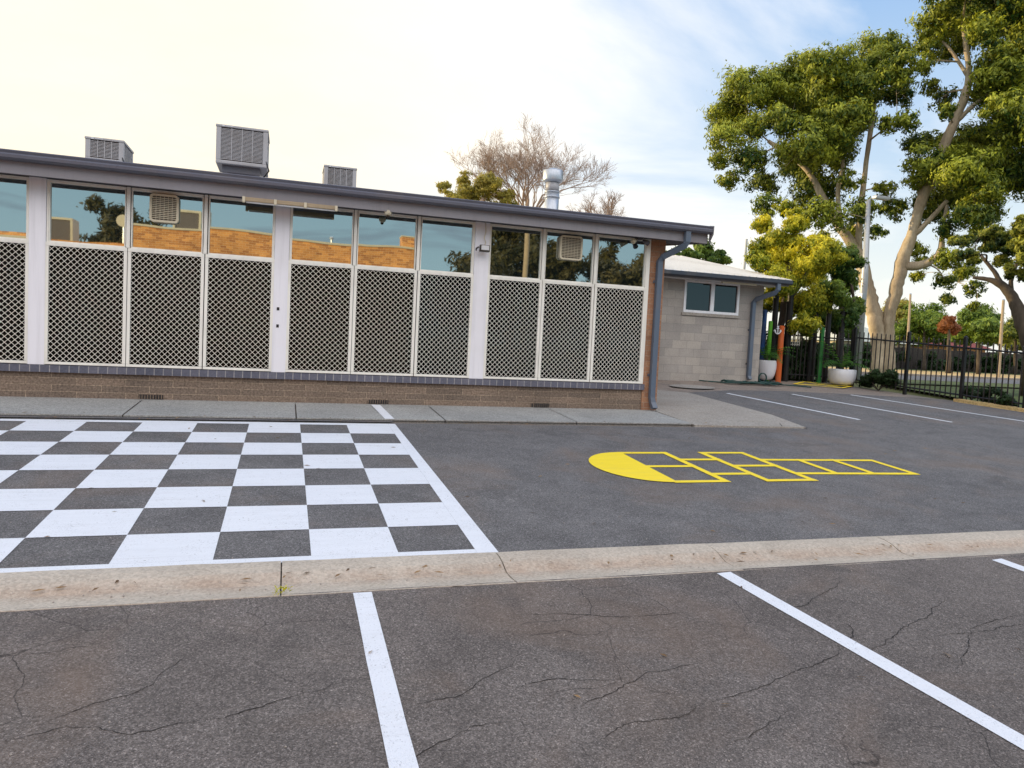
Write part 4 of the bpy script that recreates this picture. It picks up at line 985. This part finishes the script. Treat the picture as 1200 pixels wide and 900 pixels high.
tree('gum_tree', 'tall twin-stemmed gum tree with pale trunks beyond the steel fence', [[15.117,22.253,10.945,0.895],[15.391,23.369,10.533,0.831],[13.759,21.239,8.948,0.602],[15.252,23.684,8.918,0.402],[14.693,22.2,7.869,0.411],[14.919,21.348,8.356,0.619],[16.702,23.03,8.138,0.575],[15.116,20.517,6.716,0.424],[16.406,22.013,11.21,0.914],[16.932,21.69,11.715,0.719],[16.351,19.515,11.188,0.787],[17.748,22.215,11.082,1.115],[16.905,19.894,10.615,0.931],[17.73,19.787,10.347,0.884],[19.286,20.604,12.354,0.805],[17.652,18.163,10.644,0.662],[18.949,20.538,11.759,0.73],[18.909,19.246,10.465,0.577],[16.175,20.074,8.721,0.919],[17.603,22.42,8.675,0.745],[16.867,19.366,9.232,0.855],[17.574,20.661,8.784,0.774],[17.709,21.457,7.677,0.859],[16.36,19.363,6.3,0.663],[18.213,21.658,6.008,0.37],[17.603,19.707,7.592,0.408],[17.797,19.286,6.541,0.499],[19.098,21.002,6.278,0.405],[17.58,18.344,5.789,0.272],[19.502,19.617,6.906,0.46],[18.977,19.655,7.482,0.357],[18.115,18.048,9.178,0.456],[20.382,19.912,9.219,0.406],[18.001,18.668,9.198,0.339],[15.276,21.986,9.629,0.636],[18.897,20.777,10.087,0.534],[15.181,20.245,9.43,0.602]]+[[20.03,18.724,12.746,0.782],[21.415,19.013,13.491,0.816],[19.43,16.713,11.842,0.548],[21.534,19.199,12.723,0.617],[19.605,18.715,11.97,0.483],[19.017,18.386,11.17,0.377],[21.416,19.787,12.41,0.416],[19.674,16.729,11.348,0.307],[20.602,19.017,10.506,0.4],[20.395,19.336,10.964,0.334],[19.033,17.403,9.46,0.276],[22.578,18.426,13.075,0.761],[20.547,16.769,10.73,0.882],[20.79,17.287,10.376,0.771],[22.601,18.008,10.876,0.961],[19.869,16.205,9.235,0.609],[22.485,17.653,9.534,0.849],[21.9,16.635,11.408,1.306],[20.996,15.606,9.198,1.243],[21.289,20.009,9.504,0.416],[18.944,17.86,8.065,0.619],[20.614,18.446,8.782,0.723],[21.687,18.414,9.021,0.878],[19.42,16.782,7.655,0.793],[21.426,19.517,8.101,0.757],[20.894,16.905,8.089,0.766],[19.198,18.504,7.645,0.412],[22.773,18.093,7.859,0.691],[19.736,16.507,6.982,0.55],[21.202,18.685,7.294,0.738],[20.42,18.976,7.009,0.596],[19.673,16.861,6.25,0.554],[22.427,18.697,6.884,0.555],[19.596,17.566,5.98,0.406],[19.75,18.807,5.438,0.324],[20.988,19.631,5.221,0.307],[19.123,17.051,4.966,0.396],[21.775,18.783,4.834,0.41],[20.309,18.172,4.429,0.324],[20.158,16.95,4.102,0.282],[21.849,19.359,3.972,0.243],[19.85,16.635,3.497,0.154],[20.244,19.193,4.635,0.232],[22.419,17.183,7.989,0.805],[18.942,17.418,13.215,0.917],[22.069,18.953,14.362,1.036],[20.785,16.683,12.991,1.076]], [GUMS[0], GUMS[3]]+GUMS[1:3]+GUMS[4:], 'gumleaf', 'gumbark', 300000, .135, 11, asp=.36, droop=.7, k=28, pr=(.12, .42), rscale=1.22)
tree('street_tree', 'dark-limbed spreading tree at the right edge beyond the fence', [[18.083,15.661,5.176,0.341],[19.046,15.781,5.274,0.47],[17.276,14.767,4.64,0.324],[19.458,15.502,5.157,0.532],[18.76,14.513,5.101,0.451],[18.396,14.272,4.234,0.332],[19.575,15.686,4.749,0.298],[18.308,13.695,4.619,0.598],[19.575,14.468,4.107,0.463],[18.89,15.416,5.504,0.348],[18.149,13.869,5.387,0.434]], [[[19.252,14.212,1.893,0.213],[19.131,14.372,2.575,0.185],[19.033,14.502,2.986,0.171],[18.902,14.671,3.562,0.156],[18.728,14.89,3.957,0.114],[18.535,15.128,4.122,0.071],[18.275,15.438,4.195,0.043]],[[18.902,14.671,3.562,0.085],[18.843,14.746,4.072,0.057],[18.93,14.635,4.763,0.043]],[[19.033,14.502,2.986,0.085],[19.176,14.314,3.611,0.071],[19.234,14.235,4.295,0.057]],[[18.728,14.89,3.957,0.071],[18.587,15.065,4.356,0.057],[18.377,15.317,4.785,0.043]]], 'edgeleaf', 'darkbark', 40000, .11, 12, k=10, pr=(.22, .4))
tree('wattle_tree', 'sunlit yellow-green tree behind the gate and block building', [[12.312,16.894,5.32,0.298],[12.865,17.326,4.887,0.462],[11.692,16.112,4.202,0.284],[13.046,17.339,4.545,0.516],[12.791,16.316,4.764,0.493],[12.702,15.925,5.31,0.364],[13.793,16.976,4.213,0.624],[12.208,15.865,3.668,0.476],[13.195,16.657,3.206,0.455],[13.636,16.35,3.339,0.557],[12.883,15.303,4.33,0.524],[13.212,17.415,3.235,0.39],[13.028,15.707,2.601,0.34],[12.634,16.386,5.664,0.246]], [[[12.915,16.441,1.206,0.112],[12.849,16.492,2.134,0.099],[12.869,16.476,3.063,0.087],[12.941,16.42,3.987,0.075],[12.727,16.585,4.789,0.05]],[[12.869,16.476,3.063,0.062],[13.205,16.21,3.762,0.05],[13.415,16.038,4.447,0.037]]], 'yelleaf', 'darkbark', 75000, .095, 13, k=20, rscale=1.25, pr=(.16,.42), droop=.8)
tree('dark_green_tree', 'darker green bushy tree behind the bowl-shaped pot', [[14.894,16.746,4.399,0.533],[15.568,17.049,3.987,0.412],[14.117,16.102,3.475,0.509],[15.733,17.059,3.307,0.303],[14.939,16.472,2.832,0.476],[14.364,16.497,4.57,0.364],[15.261,17.706,2.995,0.445],[14.454,15.949,4.478,0.256],[15.417,16.738,2.546,0.271]], [[[15.048,16.609,1.389,0.107],[14.989,16.662,2.233,0.093],[14.972,16.677,3.199,0.08],[14.988,16.662,4.16,0.053]],[[14.989,16.662,2.233,0.053],[15.205,16.466,3.086,0.04],[15.136,16.529,3.803,0.04]]], 'grnleaf', 'darkbark', 62000, .10, 14, k=20, rscale=1.12, pr=(.18,.42), droop=.6)
tree('round_tree', 'small green tree rising behind the pale block building roof', [[18.982,30.47,6.656,0.512],[19.927,30.671,6.511,0.434],[17.903,29.96,6.35,0.373],[20.339,30.542,6.285,0.305],[19.08,30.203,6.191,0.424],[18.393,30.202,6.055,0.42],[18.275,32.014,6.425,0.525]], [[[19.157,30.361,1.425,0.171],[19.027,30.442,3.884,0.149],[18.987,30.467,5.924,0.107]]], 'grnleaf', 'darkbark', 9000, .22, 15, k=9, rscale=1.1)
tree('pepper_tree', 'yellow-green tree behind the long roof left of the flue', [[10.43,38.498,10.218,0.758],[9.506,39.569,9.99,0.725],[8.175,37.815,9.214,0.551],[10.029,39.587,9.436,0.776],[11.075,38.1,9.571,0.565],[7.819,38.453,9.92,0.419],[9.319,39.971,10.847,0.439],[11.3,37.14,8.843,0.461],[8.774,39.329,8.796,0.67]], [[[10.134,38.576,1.713,0.213],[9.875,38.643,5.455,0.189],[9.82,38.657,8.704,0.142],[10.309,38.53,9.888,0.095]]], 'paleleaf', 'barebark', 34000, .13, 16, k=16, droop=.8, rscale=1.2, pr=(.18,.42))
FT = [[[49.897,46.08,1.401],[49.744,46.244,4.533]],[[47.746,39.432,1.635],[47.618,39.587,4.397]],[[59.395,45.676,1.769],[59.259,45.853,4.815]],[[57.206,55.805,1.211],[56.967,56.048,6.031]],[[42.797,37.53,1.543],[42.674,37.67,4.13]],[[66.471,57.549,1.469],[66.312,57.732,4.828]],[[66.898,52.318,1.731],[66.778,52.471,4.377]],[[64.299,62.855,1.139],[64.123,63.034,4.695]]]
far = [('FARA', 'green rounded tree beyond the street left of the red roof', 'grnleaf'), ('FARB', 'green tree beyond the street right of the red roof', 'grnleaf'), ('FARC', 'low green tree far beyond the street at the right edge', 'edgeleaf'), ('FARD', 'pale hazy tree between the gum trunks and the far houses', 'paleleaf'), ('FARE', 'russet tree standing before the red roof', 'redleaf'), ('FARF', 'hazy green tree far behind the red roof', 'grnleaf'), ('FARG', 'olive tree far behind between the green trees at the right', 'edgeleaf'), ('FARH', 'green tree far behind the cream house', 'grnleaf')]
fb = [[[49.769,46.217,5.718,1.127],[49.995,47.456,5.049,0.981],[49.226,44.601,4.973,0.945],[50.703,46.962,4.516,1.147],[48.581,47.087,4.545,0.722],[49.657,45.152,5.004,0.716],[49.614,48.477,4.029,0.658]], [[47.52,39.704,5.069,0.955],[48.093,40.596,4.363,0.895],[46.735,38.31,4.167,0.86],[47.975,41.008,3.852,0.599],[47.82,38.931,4.831,0.658]], [[59.245,45.87,5.105,0.799],[60.58,45.795,5.467,1.08],[57.649,45.485,4.588,0.696],[59.39,47.608,4.224,0.632],[59.951,44.509,4.565,1.062]], [[56.866,56.15,7.025,0.947],[57.251,57.2,6.406,0.768],[56.255,54.64,5.964,0.837]], [[42.529,37.833,4.411,0.405],[43.468,38.301,4.115,0.481],[41.526,36.712,4.682,0.263]], [[66.402,57.628,5.01,0.834],[66.679,58.85,4.662,0.843],[65.828,56.006,4.465,0.82],[66.408,59.42,4.463,0.845]], [[66.694,52.578,4.371,0.805],[66.943,53.889,4.876,0.815],[66.03,51.001,4.033,0.791],[68.642,52.006,4.305,0.919],[65.535,53.6,4.304,0.702]], [[63.871,63.288,5.057,0.959],[63.891,64.699,4.677,0.862],[63.53,61.503,4.305,0.839],[66.039,62.766,4.228,0.756]]]
for i, ((nm, lb, mt_), bl) in enumerate(zip(far, fb)):
    a, b = FT[i]; st_ = [[a+[.16], [(a[0]+b[0])/2, (a[1]+b[1])/2, (a[2]+b[2])/2, .13], b+[.06]]]
    tree('far_tree', lb, bl, st_, mt_, 'darkbark', 16000, .26, 30+i, k=14, pr=(.2,.45), grp='trees beyond the street', rscale=1.35)

# bare trees
def bare_tree(base, fork, top, seed, label, spread=1.0, depth=7, n0=6, width=3.6):
    r2 = random.Random(seed); mb = MB(); base = Vector(base); fork = Vector(fork)
    b0 = Vector((base.x, base.y, tz(base.x, base.y)-.1))
    mb.tube([b0, (b0+fork)/2+Vector((.15, 0, 0)), fork], [.24, .18, .13], 8)
    def grow(p, d, L, r, k):
        if k == 0: return
        n = 3; pts = [p]; q = p.copy(); dd = d.copy()
        for i in range(n):
            dd = (dd+Vector((r2.gauss(0, .16), r2.gauss(0, .16), r2.gauss(.03, .10)))).normalized(); q = q+dd*L/n; pts.append(q)
        rr = [max(.005, r*(1-.35*i/n)) for i in range(n+1)]
        mb.tube(pts, rr, 5 if r > .04 else 3, False)
        m = 3 if k > 2 else 4
        for j in range(m):
            s_ = pts[r2.choice((1, 2, 3, 3))]; ax_ = Vector((r2.gauss(0, 1), r2.gauss(0, 1), r2.gauss(0, .6))).normalized()
            nd = (dd+ax_*r2.uniform(.45, .85)+Vector((0, 0, .10))).normalized()
            grow(s_, nd, L*r2.uniform(.64, .84), max(.0065, r*.56), k-1)
    H_ = (Vector(top)-fork).length
    for j in range(n0):
        a = 2*PI*j/n0+r2.uniform(-.3, .3); d = Vector((math.cos(a)*.75*spread, math.sin(a)*.6*spread, r2.uniform(.6, 1.15))).normalized()
        grow(fork, d, H_*.34, .085, depth)
    grow(fork, Vector((0, 0, 1)), H_*.36, .10, depth)
    o = obj('bare_tree', mb, 'barebark', loc=(b0.x, b0.y, b0.z), smooth=True); o['label'] = label; o['category'] = 'tree'; return o
bt = [[13.383,39.692,2.1],[12.978,39.826,8.615],[12.254,40.054,13.992]]; bare_tree(*bt, 5, 'leafless reddish tree with fine twigs rising behind the roof flue', 1.25, 7)
b2 = [[17.414,38.101,2.31],[17.116,38.235,8.157]]; bare_tree(b2[0], b2[1], [b2[1][0], b2[1][1], b2[1][2]+2.6], 9, 'smaller leafless twiggy tree right of the roof flue', 1.3, 6, 4)

# pots with palms
def frond_plant(mb_v, mb_f, tint, c, n, L, rs, up_=.8):
    for i in range(n):
        a = rs.uniform(0, 2*PI); e = rs.uniform(.5, 1.25); l = L*rs.uniform(.7, 1.1)
        p = np.array(c, float); d = np.array([math.cos(a)*math.cos(e), math.sin(a)*math.cos(e), math.sin(e)]); m = 12; tn = rs.random()
        for k in range(m):
            p2 = p+d*l/m; d = d+np.array([0, 0, -.11*(1+k*.06)]); d /= np.linalg.norm(d)
            side = np.cross(d, [0, 0, 1]); side /= max(1e-6, np.linalg.norm(side)); wd_ = .16*l*math.sin(PI*(k+1.2)/(m+1.5))
            for s_ in (-1, 1):
                tip = p+side*s_*wd_+d*wd_*.8+np.array([0, 0, -wd_*.35]); o_ = len(mb_v)
                mb_v.extend([p, p+d*l/m*.55, tip]); mb_f.append((o_, o_+1, o_+2)); tint.extend([tn]*3)
            p = p2
def pot(name, label, x, y, prof, plabel, pl_l, seed, n=10):
    b = tz(x, y)
    t = thing(name, label, 'plant pot', (x, y, b))
    obj('shell', MB().lathe(prof, (x, y, b), 32), 'pot', t, smooth=True)
    H_ = max(z for r, z in prof); R_ = [r for r, z in prof if z == H_][-1]
    obj('soil', MB().lathe([(R_*.97, 0), (R_*.5, .03), (.01, .04)], (x, y, b+H_-.04), 20), 'soil', t)
    rs = np.random.default_rng(seed); v = []; f = []; tt = []
    frond_plant(v, f, tt, (x, y, b+H_), n, pl_l, rs)
    o = thing('potted_palm', plabel, 'plant', (x, y, b+H_))
    qobj('fronds', np.array(v), np.array(f), np.array(tt), 'palmleaf', o)
    obj('stem', MB().tube([(x, y, b+H_-.05), (x+.01, y, b+H_+.12)], [.03, .022], 8), 'darkbark', o)
pot('plant_pot', 'tall egg-shaped white pot by the block wall corner', 12.10, 16.0, [(.10, 0), (.17, .04), (.22, .14), (.25, .30), (.255, .42), (.24, .50), (.23, .52), (.215, .52)], 'small bright green palm growing in the egg-shaped pot', .95, 3, 16)
pot('plant_pot', 'wide bowl-shaped white pot in front of the fence end', 14.15, 15.55, [(.20, 0), (.28, .03), (.33, .12), (.35, .26), (.345, .40), (.335, .41), (.32, .41)], 'feathery green palm growing in the bowl-shaped pot', 1.05, 5, 18)

# garden hose
hp = []; rs = random.Random(4)
for i in range(150):
    t = i/149; a = i*.42; cx = 11.05+.55*math.sin(t*5.2); cy = 15.05+.12*math.sin(t*9)
    hp.append((cx+.38*math.cos(a)*(.5+.5*rs.random()), cy+.14*math.sin(a), tz(0, cy)+.01+.05*abs(math.sin(i*.7))*rs.random()))
hs2 = [tuple(q) for q in smooth_path([(9.6, 15.2, tz(0, 15.2)+.012), (10.1, 15.02, tz(0, 15.)+.012), (10.5, 14.95, tz(0, 14.95)+.012)]+hp[::2]+[(11.9, 14.9, tz(0, 14.9)+.01), (12.4, 14.6, tz(0, 14.6)+.01)], 3)]
tag(obj('garden_hose', MB().tube(hs2, .016, 6), 'hose', smooth=True), 'tangled dark green garden hose at the foot of the block wall', 'hose')
lp = MB(); flatring(lp, (11.42, 1.17), .10, .125, 0, 2*PI, 15.2, 15.225, 20)
tag(obj('hose_coil', lp, 'hose'), 'loop of dark hose standing up by the downpipe', 'hose')

# shrubs along the fence
def shrub(label, c, r, n, size, mat, seed, name='shrub', grp=None, sq=.7):
    rs = np.random.default_rng(seed); bl = []
    for i in range(10):
        bl.append((c[0]+rs.uniform(-1, 1)*r[0], c[1]+rs.uniform(-1, 1)*r[1], c[2]+rs.uniform(.15, .8)*r[2], r[2]*.38))
    t = thing(name, label, 'shrub', tuple(c), grp); cc, tb = puffs(bl, rs, 6); v, f, ti = leaf_cloud(cc, n, size, .5, rs, 0, tb); v[:, 2] = np.maximum(v[:, 2], c[2]-.02)
    qobj('foliage', v, f, ti, mat, t)
    st_ = MB()
    for b in bl[:6]: st_.tube([(c[0], c[1], c[2]-.03), ((c[0]+b[0])/2, (c[1]+b[1])/2, (c[2]+b[2])/2+.03), b[:3]], [.015, .01, .005], 5)
    obj('stem', st_, 'darkbark', t); return t
def on(x, y): return (x, y, tz(x, y))
shrub('low dark shrub spilling out at the foot of the fence', on(14.62, 14.75), (.16, .55, .50), 7000, .075, 'shrubleaf', 1)
shrub('low green shrub along the kerbed part of the fence', on(15.55, 12.4), (.16, .55, .42), 4500, .07, 'shrubleaf', 2)
shrub('leafy green shrub behind the fence near the right edge of the photo', on(15.9, 11.4), (.16, .6, .42), 5000, .07, 'shrubleaf', 3)
shrub('dark shrub behind the fence just past the right edge of the photo', on(16.3, 10.0), (.18, .6, .42), 4000, .07, 'shrubleaf', 4)
shrub('big dark shrub seen through the gate left of the green pole', on(13.55, 17.1), (.55, .35, 1.30), 14000, .09, 'shrubleaf', 5)
shrub('dark shrub seen through the gate behind the lime pole', on(12.5, 17.6), (.4, .3, 1.55), 8000, .09, 'shrubleaf', 6)
shrub('dark shrub seen through the gate behind the bowl pot', on(14.45, 17.2), (.40, .35, 1.2), 8000, .09, 'shrubleaf', 7)

# street beyond
struct('street_verge', MB().add([(12, 16.9, 1.10), (70, 16.9, 1.10), (70, 20.5, 1.10), (12, 20.5, 1.10)], [(0, 1, 2, 3)]), 'grass', 'green grass verge behind the fence', 'verge')
struct('side_verge', MB().add([(18.6, 2, tz(0, 2)+.0), (60, 2, tz(0, 2)), (60, 16, 1.092), (15.9, 16, 1.092), (15.9, 11.8, tz(0, 11.8))], [(0, 1, 2, 3, 4)]), 'grass', 'grass verge outside the fence', 'verge')
struct('street', MB().add([(-60, 20.5, 1.104), (140, 20.5, 1.104), (140, 26.5, 1.104), (-60, 26.5, 1.104)], [(0, 1, 2, 3)]), 'road', 'grey street running past the school fence', 'street')
struct('dry_verge', MB().add([(-60, 27.0, 1.112), (140, 27.0, 1.112), (140, 44, 1.112), (-60, 44, 1.112)], [(0, 1, 2, 3)]), 'drygrass', 'sunlit dry earth verge across the street', 'verge')
struct('street_kerb', MB().box(-60, 140, 26.52, 26.98, 1.05, 1.19), 'kerb', 'kerb on the far side of the street', 'kerb')
struct('far_lawn', MB().add([(-60, 44.003, 1.116), (140, 44.003, 1.116), (140, 52, 1.12), (-60, 52, 1.12)], [(0, 1, 2, 3)]), 'grass', 'green lawn across the street', 'lawn')
ff = thing('timber_fence', 'long dark timber fence across the far lawn', 'fence', (40, 50, 1.12))
pb = MB()
for i in range(420):
    x = 14+i*.2; pb.box(x, x+.19, 50, 50.02, 1.12, 3.0+.04*math.sin(i*.37), 0)
obj('paling', pb, 'farfence', ff)
for i in range(34): obj('post', MB().box(14+i*2.5, 14.1+i*2.5, 49.9, 49.99, 1.1, 3.05), 'farfence', ff)
# hedge masses in front of the far fence
rs = np.random.default_rng(55); 
for i in range(7):
    x = 41+i*4.2; h = 1.4+.6*rs.random()
    shrub('dark hedge shrub %s across the street' % ['left of the gum trunks', 'behind the gum trunks', 'below the cream house', 'below the red roof', 'below the russet tree', 'below the far green tree', 'at the right edge'][i], (x, 48.6, 1.12), (2.0, .5, h), 5000, .22, 'shrubleaf', 60+i, 'hedge_shrub')

def house(label, x0, x1, y0, y1, wz, rz, wmat, rmat, name='house'):
    t = thing(name, label, 'house', ((x0+x1)/2, (y0+y1)/2, 1.12)); yc = (y0+y1)/2
    obj('wall', MB().box(x0, x1, y0, y1, 1.1, wz), wmat, t)
    e = .5; hx = min((y1-y0)/2, (x1-x0)/2-.5)
    v = [(x0-e, y0-e, wz), (x1+e, y0-e, wz), (x1+e, y1+e, wz), (x0-e, y1+e, wz), (x0+hx, yc, rz), (x1-hx, yc, rz)]
    obj('roof', MB().add(v, [(0, 1, 5, 4), (1, 2, 5), (2, 3, 4, 5), (3, 0, 4), (3, 2, 1, 0)]), rmat, t)
    for k in range(3):
        xa = x0+(x1-x0)*(.2+.28*k); w_ = obj('window', MB().box(xa-.7, xa+.7, y0-.05, y0-.003, 2.1, 3.2), 'winframe', t); obj('pane', MB().box(xa-.6, xa+.6, y0-.07, y0-.053, 2.2, 3.1), 'winglass', w_)
    d = obj('door', MB().box(x1-1.9, x1-1.0, y0-.05, y0-.003, 1.12, 3.2), 'timber', t); obj('handle', MB().box(x1-1.85, x1-1.8, y0-.08, y0-.053, 2.1, 2.2), 'galv', d)
house('brick house with a low red tiled roof beyond the street', 64.5, 77, 63, 72, 3.7, 6.2, 'backbrick', 'redroof')
house('cream house with a pale roof beyond the gum tree', 54, 63, 60, 68, 3.6, 5.6, 'farwall', 'creamroof')

# street lamp and power poles
La = [[17.041,18.173,1.402],[17.076,18.14,4.167],[17.037,18.178,6.658],[17.29,17.938,6.721]]
ls = thing('street_lamp', 'tall grey street lamp in front of the gum tree', 'street lamp', (La[0][0], La[0][1], tz(La[0][0], La[0][1])))
b0 = (La[0][0], La[0][1], tz(La[0][0], La[0][1])-.1)
obj('column', MB().tube([b0, (La[1][0], La[1][1], La[1][2]), (La[2][0], La[2][1], La[2][2])], [.14, .105, .065], 12), 'polegrey', ls, smooth=True)
obj('arm', MB().tube([La[2], ((La[2][0]+La[3][0])/2, (La[2][1]+La[3][1])/2, La[3][2]+.06), La[3]], .03, 8), 'polegrey', ls)
x, y, z = La[3]; obj('lamp_head', MB().box(x-.28, x+.26, y-.09, y+.09, z-.05, z+.05, .03), 'polegrey', ls)
x, y, z = La[1]; obj('junction_box', MB().box(x-.22, x-.09, y-.18, y-.02, z-.55, z-.38, .01), 'galv', ls)
for i, (a, b) in enumerate([[[14.554,18.332,1.411],[14.505,18.37,3.791]],[[15.171,18.478,1.426],[15.13,18.511,3.659]]]):
    pole('timber_pole', (a[0]+b[0])/2, (a[1]+b[1])/2, b[2], .036, 'timber', ['slim pale pole behind the orange pole', 'slim pale pole above the gate'][i], 'pole', 'slim pale poles', base=1.1)
for i, (a, b) in enumerate([[[41.806,40.084,1.386],[41.739,40.154,6.484]],[[39.124,31.015,1.224],[39.079,31.071,5.526]]]):
    t = thing('power_pole', ['pale timber power pole right of the gum trunks', 'pale power pole near the right edge beyond the street'][i], 'power pole', (a[0], a[1], 1.12), 'power poles beyond the street')
    obj('shaft', MB().tube([(a[0], a[1], 1.1), (b[0], b[1], b[2])], [.10, .07], 8), 'timber', t)
    obj('cap', MB().lathe([(.08, 0), (.075, .05), (.02, .08)], (b[0], b[1], b[2]), 8), 'galv', t)

# ------------------------------------------------------------------ what stands behind the camera (seen in the panes)
BK = -9.0; Q = .8586
gb = tz(0, -9)
hall = thing('brick_hall', 'sunlit yellow-brown brick hall facing the windows across the car park', 'building', (0, BK, gb))
obj('wall', MB().box(-5.85, 5.02, BK-8, BK, gb-.1, 5.42), 'backbrick', hall)
obj('capping', MB().box(-5.9, 5.07, BK-8.05, BK+.05, 5.423, 5.50), 'cream', hall)
obj('side_wing', MB().box(-22, -5.853, BK-7, BK-.6, gb-.1, 4.95), 'backbrick', hall)
obj('side_gutter', MB().box(-22, -5.91, BK-.58, BK-.35, 4.60, 4.80), 'cream', hall)
ch = obj('chimney', MB().box(4.45, 4.98, BK-1.2, BK-.5, 5.505, 5.98), 'backbrick', hall)
obj('chimney_cap', MB().box(4.42, 5.01, BK-1.23, BK-.47, 5.983, 6.03), 'cream', ch)
for x in (-8.6, -3.85):
    t = thing('hall_cooler', 'cream box cooler on the hall roof %s' % ('above the low wing' if x < -5 else 'above the tall part'), 'air cooler', (x, BK-1.5, 5.0))
    z0 = 5.0 if x < -5 else 5.5
    obj('casing', MB().box(x-.5, x-.42, BK-2, BK-1.2, z0-.4, z0+.75, .01).box(x+.42, x+.5, BK-2, BK-1.2, z0-.4, z0+.75, .01).box(x-.5, x+.5, BK-2, BK-1.2, z0+.752, z0+.84, .01), 'cream', t)
    obj('pad', MB().box(x-.415, x+.415, BK-1.95, BK-1.24, z0-.4, z0+.748), 'pad', t)
dsh = thing('satellite_dish', 'round cream satellite dish on a thin mast over the brick wing', 'dish', (-6.45, BK-1.5, 4.95))
obj('mast', MB().tube([(-6.45, BK-1.5, 4.9), (-6.45, BK-1.5, 5.9)], .03, 8), 'galv', dsh)
obj('bowl', MB().tube([(-6.45, BK-1.42, 5.98), (-6.45, BK-1.36, 5.98), (-6.45, BK-1.33, 5.98)], [.12, .24, .25], 20), 'cream', dsh, smooth=False)
pv_ = thing('vent_pipe', 'short vent pipe with a cowl on the hall roof', 'vent', (1.6, BK-1, 5.4)); obj('shaft', MB().tube([(1.6, BK-1, 5.4), (1.6, BK-1, 5.75)], .04, 8), 'galv', pv_); obj('cowl', MB().lathe([(.08, 0), (.09, .08), (.03, .12)], (1.6, BK-1, 5.75), 12), 'galv', pv_)
pole('timber_pole', 10.1, BK, 7.4, .12, 'timber', 'thick sunlit timber pole across the car park', 'pole', 'slim pale poles', base=gb)
def bigtree(label, c, R_, top, seed, n=20000, mat='backleaf'):
    rs = np.random.default_rng(seed); bl = []
    for i in range(26):
        a = rs.uniform(0, 2*PI); q = rs.uniform(0, 1)**.5; bl.append((c[0]+R_*q*math.cos(a), c[1]+R_*.7*q*math.sin(a), 2.2+(top-2.2)*(rs.uniform(.1, 1.)**.8)*(1-.35*q*q), rs.uniform(.8, 1.3)))
    st_ = [[[c[0], c[1], gb, .35], [c[0]+.1, c[1], 2.5, .28], [c[0]-.1, c[1], top*.7, .12]]]
    tree('park_tree', label, bl, st_, mat, 'darkbark', n, .34, seed, k=8, grp='trees behind the car park')
bigtree('rounded dark tree behind the brick wing and satellite dish', (-7.4, -19), 2.6, 8.2, 71)
bigtree('broad tree right of the brick hall across the car park', (12.5, -19), 3.4, 9.3, 72)
bigtree('tall dark tree behind the thick timber pole', (17.5, -17), 3.6, 9.0, 73)
bigtree('green tree furthest right across the car park', (21.5, -14), 3.8, 8.6, 74, mat='grnleaf')
bigtree('olive tree low beside the brick hall', (9.0, -14), 1.8, 5.6, 75, 12000)

for o in bpy.data.objects:
    if '_w' in o: del o['_w']
